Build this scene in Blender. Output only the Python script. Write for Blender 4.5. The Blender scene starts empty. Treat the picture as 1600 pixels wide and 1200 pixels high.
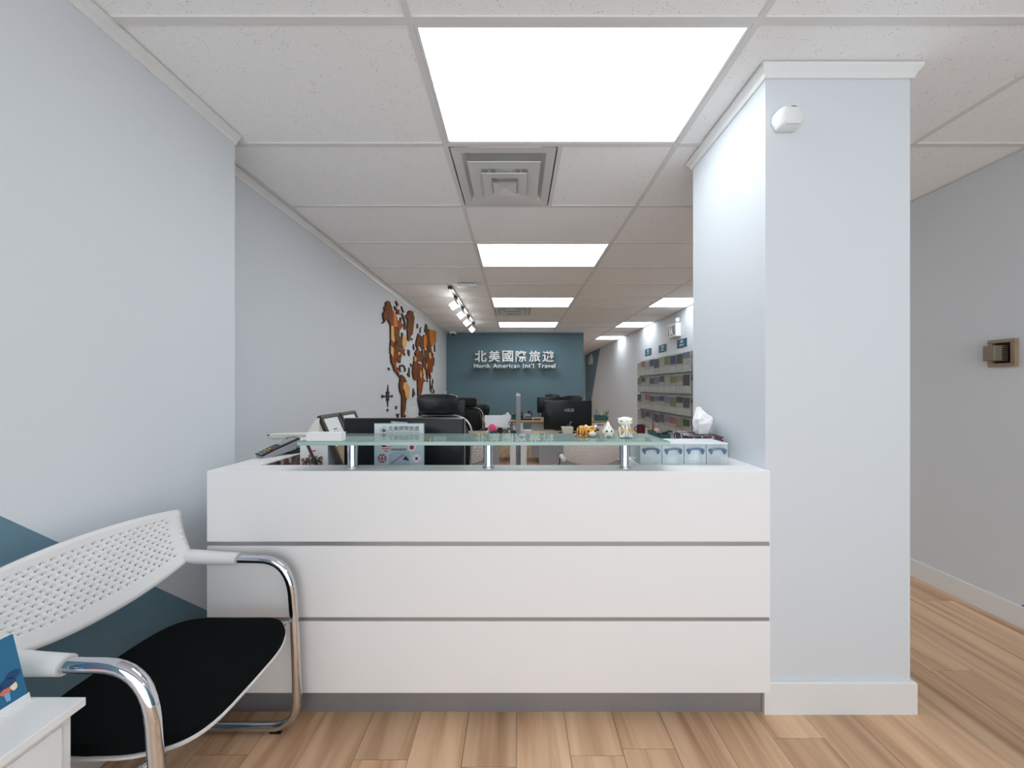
import bpy, math, random
from mathutils import Vector, Matrix
random.seed(7)
S = bpy.context.scene
COL = S.collection
R = math.radians

# ------------------------------------------------------------------ camera, world, light, exposure
CAM_Z, F = 1.30, 530.0                      # camera height (m), focal length (px of a 1600 wide frame)
CEIL = 2.58
cam = bpy.data.objects.new('camera', bpy.data.cameras.new('camera'))
COL.objects.link(cam)
cam.location = (0, 0, CAM_Z); cam.rotation_euler = (R(90), 0, 0)
cam.data.sensor_width = 36; cam.data.lens = F * 36 / 1600
cam.data.shift_x = -7 / 1600; cam.data.shift_y = 5 / 1600
cam.data.clip_start = 0.02
S.camera = cam
W = bpy.data.worlds.new('world'); S.world = W; W.use_nodes = True
W.node_tree.nodes['Background'].inputs[0].default_value = (0.93, 0.965, 1.0, 1)
W.node_tree.nodes['Background'].inputs[1].default_value = 1.6
S.view_settings.view_transform = 'Standard'; S.view_settings.look = 'None'
S.view_settings.exposure = 0.25; S.view_settings.gamma = 1.0
S.view_settings.use_curve_mapping = False
PANEL = 6.2                                 # ceiling light panel emission
SPOT = 28.0


S.cycles.sample_clamp_indirect = 4; S.cycles.caustics_reflective = False; S.cycles.caustics_refractive = False; S.cycles.max_bounces = 16; S.cycles.diffuse_bounces = 10; S.cycles.transparent_max_bounces = 16

# ------------------------------------------------------------------ helpers
def lin(c):
    return tuple(((v / 255) / 12.92 if v / 255 <= 0.04045 else ((v / 255 + 0.055) / 1.055) ** 2.4) for v in c) + (1,)


def pt(px, py, Y):                          # a point at depth Y metres
    return ((px - 807) * Y / F, Y, CAM_Z + (605 - py) * Y / F)


def X_(px, Y): return (px - 807) * Y / F
def Z_(py, Y): return CAM_Z + (605 - py) * Y / F


MATS = {}


def mat(name, rgb, rough=0.5, metal=0.0, var=0.03, scale=8, bump=0.0, bscale=60, spec=0.5, trans=0.0, emit=0.0, coat=0.0, alpha=1.0):
    if name in MATS: return MATS[name]
    m = bpy.data.materials.new(name); m.use_nodes = True; MATS[name] = m
    nt = m.node_tree; b = nt.nodes['Principled BSDF']
    c = lin(rgb)
    if emit:
        b.inputs['Emission Color'].default_value = c; b.inputs['Emission Strength'].default_value = emit
    b.inputs['Roughness'].default_value = rough; b.inputs['Metallic'].default_value = metal
    b.inputs['Specular IOR Level'].default_value = spec
    b.inputs['Transmission Weight'].default_value = trans
    b.inputs['Coat Weight'].default_value = coat
    b.inputs['Alpha'].default_value = alpha
    tc = nt.nodes.new('ShaderNodeTexCoord')
    n = nt.nodes.new('ShaderNodeTexNoise'); n.inputs['Scale'].default_value = scale; n.inputs['Detail'].default_value = 3
    nt.links.new(tc.outputs['Object'], n.inputs['Vector'])
    mx = nt.nodes.new('ShaderNodeMix'); mx.data_type = 'RGBA'
    mx.inputs[6].default_value = tuple(v * (1 - var) for v in c[:3]) + (1,)
    mx.inputs[7].default_value = tuple(min(1, v * (1 + var)) for v in c[:3]) + (1,)
    nt.links.new(n.outputs['Fac'], mx.inputs[0]); nt.links.new(mx.outputs[2], b.inputs['Base Color'])
    if bump:
        n2 = nt.nodes.new('ShaderNodeTexNoise'); n2.inputs['Scale'].default_value = bscale
        nt.links.new(tc.outputs['Object'], n2.inputs['Vector'])
        bp = nt.nodes.new('ShaderNodeBump'); bp.inputs['Strength'].default_value = bump; bp.inputs['Distance'].default_value = 0.002
        nt.links.new(n2.outputs['Fac'], bp.inputs['Height']); nt.links.new(bp.outputs[0], b.inputs['Normal'])
    return m


def wall_mat(name, base, teal, planes):
    """paint with teal areas: planes = [(a, b, c)] teal where a*y + b*z + c > 0 for all"""
    m = mat(name, base, 0.75, var=0.02, scale=1.5, bump=0.12, bscale=90)
    nt = m.node_tree; b = nt.nodes['Principled BSDF']
    src = b.inputs['Base Color'].links[0].from_socket
    g = nt.nodes.new('ShaderNodeNewGeometry'); sp = nt.nodes.new('ShaderNodeSeparateXYZ')
    nt.links.new(g.outputs['Position'], sp.inputs[0])
    fac = None
    for (ay, bz, c) in planes:
        m1 = nt.nodes.new('ShaderNodeMath'); m1.operation = 'MULTIPLY_ADD'; m1.inputs[1].default_value = ay; m1.inputs[2].default_value = c
        nt.links.new(sp.outputs['Y'], m1.inputs[0])
        m2 = nt.nodes.new('ShaderNodeMath'); m2.operation = 'MULTIPLY_ADD'; m2.inputs[1].default_value = bz
        nt.links.new(sp.outputs['Z'], m2.inputs[0]); nt.links.new(m1.outputs[0], m2.inputs[2])
        m3 = nt.nodes.new('ShaderNodeMath'); m3.operation = 'GREATER_THAN'; m3.inputs[1].default_value = 0
        nt.links.new(m2.outputs[0], m3.inputs[0])
        if fac is None: fac = m3.outputs[0]
        else:
            mm = nt.nodes.new('ShaderNodeMath'); mm.operation = 'MULTIPLY'
            nt.links.new(fac, mm.inputs[0]); nt.links.new(m3.outputs[0], mm.inputs[1]); fac = mm.outputs[0]
    mx = nt.nodes.new('ShaderNodeMix'); mx.data_type = 'RGBA'
    nt.links.new(fac, mx.inputs[0]); nt.links.new(src, mx.inputs[6]); mx.inputs[7].default_value = lin(teal)
    nt.links.new(mx.outputs[2], b.inputs['Base Color'])
    return m


class MB:
    def __init__(s): s.v = []; s.f = []; s.m = []

    def add(s, vs, fs, mi=0):
        k = len(s.v); s.v += [tuple(v) for v in vs]
        for f in fs: s.f.append(tuple(i + k for i in f)); s.m.append(mi)
        return s

    def box(s, x0, x1, y0, y1, z0, z1, mi=0):
        return s.add([(x0, y0, z0), (x1, y0, z0), (x1, y1, z0), (x0, y1, z0), (x0, y0, z1), (x1, y0, z1), (x1, y1, z1), (x0, y1, z1)],
                     [(0, 3, 2, 1), (4, 5, 6, 7), (0, 1, 5, 4), (1, 2, 6, 5), (2, 3, 7, 6), (3, 0, 4, 7)], mi)

    def obox(s, M, x0, x1, y0, y1, z0, z1, mi=0):
        k = len(s.v); s.box(x0, x1, y0, y1, z0, z1, mi)
        for i in range(k, len(s.v)): s.v[i] = tuple(M @ Vector(s.v[i]))
        return s

    def prism(s, pts, d, mi=0, side=None):
        """pts: 3D planar polygon, d: extrusion vector; front face = pts"""
        n = len(pts); d = Vector(d)
        vs = [Vector(p) for p in pts] + [Vector(p) + d for p in pts]
        s.add(vs, [tuple(range(n)), tuple(range(2 * n - 1, n - 1, -1))], mi)
        k = len(s.v) - 2 * n
        for i in range(n):
            j = (i + 1) % n
            s.f.append((k + i, k + n + i, k + n + j, k + j)); s.m.append(mi if side is None else side)
        return s

    def tube(s, path, r, n=12, mi=0, closed=False, flat=1.0):
        P = [Vector(p) for p in path]; rs = r if isinstance(r, (list, tuple)) else [r] * len(P)
        k = len(s.v); N = len(P); up = None
        for i, p in enumerate(P):
            if closed: t = P[(i + 1) % N] - P[i - 1]
            else: t = P[min(i + 1, N - 1)] - P[max(i - 1, 0)]
            t.normalize()
            if up is None:
                up = Vector((0, 0, 1)) if abs(t.z) < 0.9 else Vector((0, 1, 0))
            a = t.cross(up); a.normalize(); up = a.cross(t); up.normalize()
            for j in range(n):
                w = 2 * math.pi * j / n
                s.v.append(tuple(p + (a * math.cos(w) * flat + up * math.sin(w)) * rs[i]))
        for i in range(N if closed else N - 1):
            for j in range(n):
                a0 = k + i * n + j; a1 = k + i * n + (j + 1) % n
                b0 = k + ((i + 1) % N) * n + j; b1 = k + ((i + 1) % N) * n + (j + 1) % n
                s.f.append((a0, a1, b1, b0)); s.m.append(mi)
        if not closed:
            s.f.append(tuple(k + j for j in range(n - 1, -1, -1))); s.m.append(mi)
            s.f.append(tuple(k + (N - 1) * n + j for j in range(n))); s.m.append(mi)
        return s

    def lathe(s, prof, c=(0, 0, 0), n=24, mi=0, ax='z', sx=1.0, sy=1.0):
        k = len(s.v)
        for (r, h) in prof:
            for j in range(n):
                w = 2 * math.pi * j / n; a, b = r * math.cos(w) * sx, r * math.sin(w) * sy
                v = (a, b, h) if ax == 'z' else ((h, a, b) if ax == 'x' else (a, h, b))
                s.v.append((v[0] + c[0], v[1] + c[1], v[2] + c[2]))
        for i in range(len(prof) - 1):
            for j in range(n):
                s.f.append((k + i * n + j, k + i * n + (j + 1) % n, k + (i + 1) * n + (j + 1) % n, k + (i + 1) * n + j)); s.m.append(mi)
        s.f.append(tuple(k + j for j in range(n - 1, -1, -1))); s.m.append(mi)
        s.f.append(tuple(k + (len(prof) - 1) * n + j for j in range(n))); s.m.append(mi)
        return s

    def ball(s, c, rx, ry=None, rz=None, n=16, mi=0, M=None):
        ry = ry or rx; rz = rz or rx; k = len(s.v); h = n // 2
        prof = [(math.sin(math.pi * i / h), -math.cos(math.pi * i / h)) for i in range(1, h)]
        s.lathe([(r, z) for r, z in prof], (0, 0, 0), n, mi)
        for i in range(k, len(s.v)):
            v = s.v[i]; v = Vector((v[0] * rx, v[1] * ry, v[2] * rz))
            if M: v = M @ v
            s.v[i] = (v.x + c[0], v.y + c[1], v.z + c[2])
        return s

    def rbox(s, x0, x1, y0, y1, z0, z1, r, mi=0, plane='xz', n=5):
        """rounded rectangle in plane xz / yz / xy, extruded along the remaining axis"""
        pts = []
        if plane == 'xz': a0, a1, b0, b1 = x0, x1, z0, z1
        elif plane == 'yz': a0, a1, b0, b1 = y0, y1, z0, z1
        else: a0, a1, b0, b1 = x0, x1, y0, y1
        for (ca, cb, st) in ((a1 - r, b1 - r, 0), (a0 + r, b1 - r, 90), (a0 + r, b0 + r, 180), (a1 - r, b0 + r, 270)):
            for i in range(n + 1):
                w = R(st + 90 * i / n); pts.append((ca + r * math.cos(w), cb + r * math.sin(w)))
        if plane == 'xz': P = [(a, y0, b) for a, b in pts][::-1]; d = (0, y1 - y0, 0)
        elif plane == 'yz': P = [(x0, a, b) for a, b in pts]; d = (x1 - x0, 0, 0)
        else: P = [(a, b, z0) for a, b in pts]; d = (0, 0, z1 - z0)
        return s.prism(P, d, mi)

    def xf(s, M):
        s.v = [tuple(M @ Vector(v)) for v in s.v]; return s

    def build(s, name, mats, parent=None, world=True, bevel=0.0, smooth=False, origin=None):
        me = bpy.data.meshes.new(name)
        off = Vector((0, 0, 0))
        if parent is not None:
            if world:
                r = parent
                while r.parent: r = r.parent
                off = Vector(r.location)
        else:
            if origin is None:
                xs = [v[0] for v in s.v]; ys = [v[1] for v in s.v]; zs = [v[2] for v in s.v]
                origin = ((min(xs) + max(xs)) / 2, (min(ys) + max(ys)) / 2, min(zs))
            off = Vector(origin)
        me.from_pydata([tuple(Vector(v) - off) for v in s.v], [], s.f)
        if not isinstance(mats, (list, tuple)): mats = [mats]
        for m in mats: me.materials.append(m)
        for p, mi in zip(me.polygons, s.m):
            p.material_index = mi; p.use_smooth = smooth
        import bmesh
        bm = bmesh.new(); bm.from_mesh(me); bmesh.ops.recalc_face_normals(bm, faces=bm.faces); bm.to_mesh(me); bm.free()
        me.update()
        o = bpy.data.objects.new(name, me); COL.objects.link(o)
        if parent is not None: o.parent = parent
        else: o.location = off
        if bevel:
            b = o.modifiers.new('bevel', 'BEVEL'); b.width = bevel; b.segments = 2; b.limit_method = 'ANGLE'; b.angle_limit = R(40)
            b.harden_normals = False
        if smooth:
            try: me.set_sharp_from_angle(angle=R(40))
            except Exception: pass
        return o


def tag(o, label=None, cat=None, group=None, kind=None):
    if label: o['label'] = label
    if cat: o['category'] = cat
    if group: o['group'] = group
    if kind: o['kind'] = kind
    return o


def thing(name, label, cat, loc=(0, 0, 0), rz=0, group=None):
    o = bpy.data.objects.new(name, None); o.empty_display_size = 0.1; COL.objects.link(o)
    o.location = loc; o.rotation_euler = (0, 0, rz)
    return tag(o, label, cat, group)


def struct(o): o['kind'] = 'structure'; return o


def dup(root, loc, rz=None, label=None):
    r = root.copy(); COL.objects.link(r); r.location = loc
    if rz is not None: r.rotation_euler = (0, 0, rz)
    if label: r['label'] = label
    for ch in list(root.children):
        c = ch.copy(); COL.objects.link(c); c.parent = r
        for g in list(ch.children):
            d = g.copy(); COL.objects.link(d); d.parent = c
    return r


def text_mb(txt, width=None, height=None, depth=0.0, bold=0.0, mi=0, spacing=1.0):
    """text as mesh in the xz plane (facing -y), centred on x, baseline z = 0"""
    cu = bpy.data.curves.new('t', 'FONT'); cu.body = txt; cu.size = 1.0; cu.extrude = depth; cu.offset = bold
    cu.space_character = spacing; cu.resolution_u = 3
    o = bpy.data.objects.new('t', cu); COL.objects.link(o)
    dg = bpy.context.evaluated_depsgraph_get()
    me = bpy.data.meshes.new_from_object(o.evaluated_get(dg))
    vs = [v.co.copy() for v in me.vertices]; fs = [tuple(p.vertices) for p in me.polygons]
    bpy.data.objects.remove(o); bpy.data.curves.remove(cu); bpy.data.meshes.remove(me)
    b = MB()
    if not vs: return b
    x0 = min(v.x for v in vs); x1 = max(v.x for v in vs); y0 = min(v.y for v in vs); y1 = max(v.y for v in vs)
    sx = width / (x1 - x0) if width else None; sy = height / (y1 - y0) if height else None
    sx = sx or sy; sy = sy or sx
    b.add([((v.x - (x0 + x1) / 2) * sx, -v.z, (v.y - (y0 if height else 0)) * sy) for v in vs], fs, mi)
    return b


# ------------------------------------------------------------------ materials
M_wall = mat('pale blue grey wall paint', (212, 217, 222), 0.8, var=0.015, scale=1.5, bump=0.12, bscale=90)
M_teal = mat('teal wall paint', (100, 128, 139), 0.7, var=0.03, scale=1.2, bump=0.12, bscale=90)
M_trim = mat('white gloss trim', (226, 228, 228), 0.35, var=0.02)
M_white = mat('white laminate', (232, 233, 234), 0.28, var=0.01)
M_desk = mat('white gloss desk laminate', (236, 236, 237), 0.4, spec=0.3, var=0.008)
M_alu = mat('brushed aluminium', (168, 168, 168), 0.35, metal=0.6, var=0.05, scale=20)
M_steel = mat('brushed steel plinth', (150, 151, 156), 0.45, metal=0.55, var=0.12, scale=3)
M_chrome = mat('chrome', (215, 217, 222), 0.06, metal=1.0, var=0.02)
M_black = mat('black plastic', (20, 22, 24), 0.35, var=0.1)
M_gloss = mat('glossy black plastic', (14, 20, 25), 0.3, var=0.1, spec=0.35)
M_leather = mat('black leather', (16, 20, 22), 0.32, var=0.1, bump=0.3, bscale=120)
M_fabric = mat('black fabric', (9, 13, 14), 0.9, spec=0.1, var=0.15, scale=60, bump=0.4, bscale=400)
M_wplastic = mat('white moulded plastic', (226, 226, 226), 0.4, var=0.01)
M_tan = mat('light oak laminate', (172, 142, 102), 0.45, var=0.12, scale=14)
M_greyp = mat('grey panel', (165, 167, 171), 0.5, var=0.02)
M_paper = mat('white paper', (228, 230, 230), 0.7, var=0.02)
M_tealp = mat('teal plastic', (40, 96, 98), 0.45, var=0.05)
M_red = mat('red plastic', (190, 40, 52), 0.4)
M_pink = mat('pink plastic', (240, 90, 140), 0.45)
M_blush = mat('pale pink plastic', (226, 180, 178), 0.5)
M_green = mat('leaf green', (128, 160, 100), 0.5, var=0.2)
M_yellow = mat('yellow plastic', (226, 190, 60), 0.45)
M_dkwood = mat('dark stained frame wood', (48, 40, 30), 0.4, var=0.25, scale=30)
M_signblue = mat('blue sign board', (33, 92, 118), 0.45, var=0.02)
M_ink = mat('dark ink', (60, 66, 70), 0.7)
M_glow = mat('lit diffuser', (243, 250, 255), 0.5, emit=PANEL)
M_spot = mat('lit lamp lens', (255, 253, 250), 0.5, emit=SPOT)
M_spotbody = mat('lit frosted lamp body', (255, 253, 250), 0.5, emit=SPOT * 0.35)
M_dark = mat('dark recess', (30, 31, 33), 0.8)
M_acr = mat('clear acrylic', (235, 240, 240), 0.08, alpha=0.16)
M_frost = mat('frosted clear plastic', (226, 236, 240), 0.3, alpha=0.4, var=0.03)

# glass of the counter shelf: pale green float glass, frosted underneath
M_glass = mat('pale green frosted glass', (158, 180, 174), 0.02, trans=0.35, var=0.01)
nt = M_glass.node_tree; _p = nt.nodes['Principled BSDF']; _o = nt.nodes['Material Output']
_p.inputs['IOR'].default_value = 1.6; _p.inputs['Roughness'].default_value = 0.02
_t = nt.nodes.new('ShaderNodeBsdfTransparent'); _t.inputs[0].default_value = (0.78, 0.90, 0.86, 1)
_m = nt.nodes.new('ShaderNodeMixShader'); _m.inputs[0].default_value = 0.30
nt.links.new(_p.outputs[0], _m.inputs[1]); nt.links.new(_t.outputs[0], _m.inputs[2]); nt.links.new(_m.outputs[0], _o.inputs['Surface'])
M_glassedge = mat('green glass edge', (176, 205, 196), 0.15, var=0.02, trans=0.15)

# mineral fibre tile with pin holes
M_tile = mat('mineral fibre tile', (246, 247, 248), 0.9, var=0.01)
nt = M_tile.node_tree; b_ = nt.nodes['Principled BSDF']; src = b_.inputs['Base Color'].links[0].from_socket
g_ = nt.nodes.new('ShaderNodeNewGeometry')
vo = nt.nodes.new('ShaderNodeTexVoronoi'); vo.inputs['Scale'].default_value = 105; vo.inputs['Randomness'].default_value = 1
nt.links.new(g_.outputs['Position'], vo.inputs['Vector'])
no = nt.nodes.new('ShaderNodeTexNoise'); no.inputs['Scale'].default_value = 26; nt.links.new(g_.outputs['Position'], no.inputs['Vector'])
th = nt.nodes.new('ShaderNodeMath'); th.operation = 'MULTIPLY_ADD'; th.inputs[1].default_value = 0.55; th.inputs[2].default_value = -0.14
nt.links.new(no.outputs['Fac'], th.inputs[0])
lt = nt.nodes.new('ShaderNodeMath'); lt.operation = 'LESS_THAN'
nt.links.new(vo.outputs['Distance'], lt.inputs[0]); nt.links.new(th.outputs[0], lt.inputs[1])
mx = nt.nodes.new('ShaderNodeMix'); mx.data_type = 'RGBA'
nt.links.new(lt.outputs[0], mx.inputs[0]); nt.links.new(src, mx.inputs[6]); mx.inputs[7].default_value = lin((196, 196, 195))
nt.links.new(mx.outputs[2], b_.inputs['Base Color'])
M_tee = mat('white ceiling tee', (222, 222, 222), 0.5, var=0.01)

# oak floor: stretched grain, tone per plank
def wood_floor(name, planks):
    m = bpy.data.materials.new(name); m.use_nodes = True; nt = m.node_tree; b = nt.nodes['Principled BSDF']
    b.inputs['Roughness'].default_value = 0.42
    g = nt.nodes.new('ShaderNodeNewGeometry')
    mp = nt.nodes.new('ShaderNodeMapping'); mp.inputs['Scale'].default_value = (14, 1.1, 1)
    nt.links.new(g.outputs['Position'], mp.inputs['Vector'])
    oi = nt.nodes.new('ShaderNodeObjectInfo')
    ad = nt.nodes.new('ShaderNodeVectorMath'); ad.operation = 'ADD'
    sc = nt.nodes.new('ShaderNodeVectorMath'); sc.operation = 'SCALE'; sc.inputs['Scale'].default_value = 40
    cb = nt.nodes.new('ShaderNodeCombineXYZ')
    for i in range(3): nt.links.new(oi.outputs['Random'], cb.inputs[i])
    nt.links.new(cb.outputs[0], sc.inputs[0]); nt.links.new(mp.outputs[0], ad.inputs[0]); nt.links.new(sc.outputs[0], ad.inputs[1])
    n = nt.nodes.new('ShaderNodeTexNoise'); n.inputs['Scale'].default_value = 1.0; n.inputs['Detail'].default_value = 6; n.inputs['Distortion'].default_value = 0.6
    nt.links.new(ad.outputs[0], n.inputs['Vector'])
    cr = nt.nodes.new('ShaderNodeValToRGB'); cr.color_ramp.elements[0].position = 0.3; cr.color_ramp.elements[1].position = 0.72
    cr.color_ramp.elements[0].color = lin((172, 131, 98)); cr.color_ramp.elements[1].color = lin((228, 192, 158))
    e = cr.color_ramp.elements.new(0.5); e.color = lin((208, 169, 134))
    nt.links.new(n.outputs['Fac'], cr.inputs[0])
    hs = nt.nodes.new('ShaderNodeHueSaturation')
    mr = nt.nodes.new('ShaderNodeMapRange'); mr.inputs[3].default_value = 0.9; mr.inputs[4].default_value = 1.12
    nt.links.new(oi.outputs['Random'], mr.inputs[0]); nt.links.new(mr.outputs[0], hs.inputs['Value'])
    nt.links.new(cr.outputs[0], hs.inputs['Color']); nt.links.new(hs.outputs[0], b.inputs['Base Color'])
    return m


M_floor = wood_floor('oak laminate floor', True)

# ------------------------------------------------------------------ room shell
XL, XR, XN, YN = -1.65, 2.73, -1.436, 1.73
YB, YE, Y0 = 7.98, 13.4, -1.2
fl = struct(MB().box(-2.1, 3.0, Y0, 13.6, -0.1, -0.012).build('floor', M_floor, origin=(0, 0, 0)))
pw = 0.19; i = 0
x = -1.71
while x < 2.75:
    off = random.uniform(-1.1, 0); y = -0.2 + off
    while y < 4.0:
        y1 = min(y + 1.21, 4.0)
        if y1 > -0.2:
            MB().box(x + 0.0007, x + pw - 0.0007, max(y, -0.2) + 0.0007, y1 - 0.0007, -0.012, 0).build('plank', M_floor, fl, bevel=0.0008)
        y = y1
        if y >= 4.0: break
    x += pw
far = MB()
x = -1.71
while x < 2.75:
    y = 4.0
    while y < 13.4:
        far.box(x + 0.001, x + pw - 0.001, y + 0.001, min(y + 1.2, 13.4) - 0.001, -0.012, 0); y += 1.2
    x += pw
o = far.build('far_planks', M_floor, fl); o['kind'] = 'stuff'
near = MB(); near.box(-1.71, 2.75, Y0, -0.21, -0.012, 0)
near.build('near_boards', M_floor, fl)

W1 = wall_mat('near left wall paint', (212, 217, 222), (100, 131, 146), [(-1.075, -1, 0.942 + 1.075 * 0.944)])
W2 = wall_mat('right wall paint', (212, 217, 222), (100, 131, 146), [(1.338, 1, -1.338 * 11.08 - 2.54)])
W3 = wall_mat('front right wall paint', (212, 217, 222), (100, 131, 146), [(-1.25, -1, 0.11 + 1.25 * 1.842)])
struct(MB().box(XL - 0.35, XN, Y0, YN, 0, CEIL).build('wall_left', W1))
struct(MB().box(XL - 0.35, XL, YN + 0.001, YE + 0.2, 0, CEIL).build('wall_left_recess', M_wall))
struct(MB().box(XL, 1.58, YB, YB + 0.12, 0, CEIL).build('wall_back', M_teal))
struct(MB().box(XR, XR + 0.2, 4.0, YE + 0.2, 0, CEIL).build('wall_right_far', W2))
struct(MB().box(XR, XR + 0.2, Y0, 3.999, 0, CEIL).build('wall_right', W3))
struct(MB().box(XL, XR, YE, YE + 0.12, 0, CEIL).build('wall_end', M_wall))
CX0, CX1, CY0, CY1 = 0.998, 1.578, 1.36, 1.917
pil = MB().box(CX0, CX1, CY0, CY1, 0, CEIL).build('wall_pillar', M_wall); struct(pil)


def ring(prof, rect, name, m, bevel=0):
    x0, x1, y0, y1 = rect; b = MB(); k = 0
    for (d, z) in prof: b.v += [(x0 - d, y0 - d, z), (x1 + d, y0 - d, z), (x1 + d, y1 + d, z), (x0 - d, y1 + d, z)]
    n = len(prof)
    for i in range(n):
        i2 = (i + 1) % n
        for j in range(4):
            b.f.append((i * 4 + j, i * 4 + (j + 1) % 4, i2 * 4 + (j + 1) % 4, i2 * 4 + j)); b.m.append(0)
    return struct(b.build(name, m, bevel=bevel))


ring([(0, CEIL - 0.047), (0.008, CEIL - 0.047), (0.014, CEIL - 0.03), (0.027, CEIL - 0.012), (0.027, CEIL), (0, CEIL)], (CX0, CX1, CY0, CY1), 'trim_pillar_cornice', M_trim)
ring([(0, 0), (0.014, 0), (0.014, 0.122), (0.01, 0.127), (0, 0.127)], (CX0, CX1, CY0, CY1), 'baseboard_pillar', M_trim)


def cornice(x, sgn, y0, y1, name):
    pr = [(0, -0.047), (0.008, -0.047), (0.014, -0.03), (0.03, -0.012), (0.03, 0), (0, 0)]
    return struct(MB().prism([(x + sgn * a, y0, CEIL + b) for a, b in pr], (0, y1 - y0, 0)).build(name, M_trim))


cornice(XN, 1, Y0, YN, 'trim_left_cornice')
cornice(XL, 1, YN + 0.002, YB, 'trim_recess_cornice')
struct(MB().box(XN, XN + 0.013, Y0, YN, 0, 0.12).build('baseboard_left', M_trim, bevel=0.002))
struct(MB().box(XL, XL + 0.013, YN, YB, 0, 0.12).build('baseboard_left_recess', M_trim, bevel=0.002))
struct(MB().box(XR - 0.014, XR, Y0, YE, 0, 0.118).build('baseboard_right', M_trim, bevel=0.003))
struct(MB().box(XL + 0.014, 1.58, YB - 0.013, YB, 0, 0.12).build('baseboard_back', M_trim, bevel=0.002))

# ------------------------------------------------------------------ ceiling: slab, tees, tiles, lights, diffusers
ceil = struct(MB().box(-2.1, 3.0, Y0, 13.6, 2.66, 2.74).build('ceiling', M_dark, origin=(0, 0, 2.66)))
XG = [XL, -1.60, -0.376, 0.848, 2.09, XR]
YG = [1.795 + 0.61 * k for k in range(-8, 20)]
tee = MB()
for x in XG[1:5]: tee.box(x - 0.012, x + 0.012, Y0, YE, CEIL, CEIL + 0.03)
for y in YG: 
    if Y0 < y < YE: tee.box(XL, XR, y - 0.012, y + 0.012, CEIL + 0.0006, CEIL + 0.028)
tee.box(0.235 - 0.012, 0.235 + 0.012, YG[8], YG[9], CEIL + 0.0012, CEIL + 0.028)
tee.box(0.235 - 0.012, 0.235 + 0.012, YG[14], YG[15], CEIL + 0.0012, CEIL + 0.028)
tee.box(XR - 0.02, XR, Y0, YE, CEIL + 0.0009, CEIL + 0.02); tee.box(XL, XL + 0.02, YN, YE, CEIL + 0.0009, CEIL + 0.02)
tee.build('ceiling_grid', M_tee, ceil)


def ceiling_light(x0, x1, k, label):
    y0, y1 = YG[k + 8], YG[k + 9]
    t = thing('ceiling_light', label, 'ceiling light', ((x0 + x1) / 2, (y0 + y1) / 2, CEIL), group='flat light panels in the ceiling')
    a, b_, c, d = x0 + 0.013, x1 - 0.013, y0 + 0.013, y1 - 0.013; w = 0.012
    f = MB().box(a, b_, c, c + w, CEIL + 0.002, CEIL + 0.03).box(a, b_, d - w, d, CEIL + 0.002, CEIL + 0.03)
    f.box(a, a + w, c + w, d - w, CEIL + 0.002, CEIL + 0.03).box(b_ - w, b_, c + w, d - w, CEIL + 0.002, CEIL + 0.03)
    f.build('frame', M_trim, t)
    MB().box(a + w, b_ - w, c + w, d - w, CEIL + 0.008, CEIL + 0.02).build('diffuser', M_glow, t)


LIGHTS = {(-4, 4), (12, 2), (15, 2), (-1, 2), (2, 2), (5, 2), (8, 2), (5, 4), (8, 4), (11, 4)}
names = {(12, 2): 'added fill panel hidden behind the teal wall', (15, 2): 'second added fill panel hidden behind the teal wall', (-1, 2): 'large rectangular ceiling light nearest the camera above the reception desk', (2, 2): 'second ceiling light of the centre row, beyond the square air vent',  # the hidden panels are unseen, added to brighten the far corridor
         (5, 2): 'third ceiling light of the centre row, just before the small far air vent', (8, 2): 'farthest ceiling light of the centre row, by the teal wall',
         (-5, 2): 'rectangular ceiling light behind the camera', (-4, 4): 'added square fill panel behind the camera at the right',  # square panel is added out of view to brighten the right wall
         (5, 4): 'right-hand ceiling light half hidden by the pillar', (8, 4): 'middle of the three right-hand ceiling lights', (11, 4): 'farthest small ceiling light at the right beyond the teal wall'}
for (k, c) in LIGHTS: ceiling_light(XG[c], XG[c + 1], k, names[(k, c)])
for k in range(-8, 19):
    y0, y1 = YG[k + 8] + 0.004, YG[k + 9] - 0.004
    if y0 < Y0: continue
    for c in range(5):
        if (k, c) in LIGHTS: continue
        x0, x1 = XG[c] + 0.004, XG[c + 1] - 0.004
        if (k, c) in ((0, 2), (6, 2)): x0 = 0.24
        MB().box(x0, x1, y0, y1, CEIL + 0.006, CEIL + 0.022).build('ceiling_tile', M_tile, ceil)

M_vent = mat('white enamelled vent', (214, 214, 214), 0.4, var=0.01)


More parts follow.
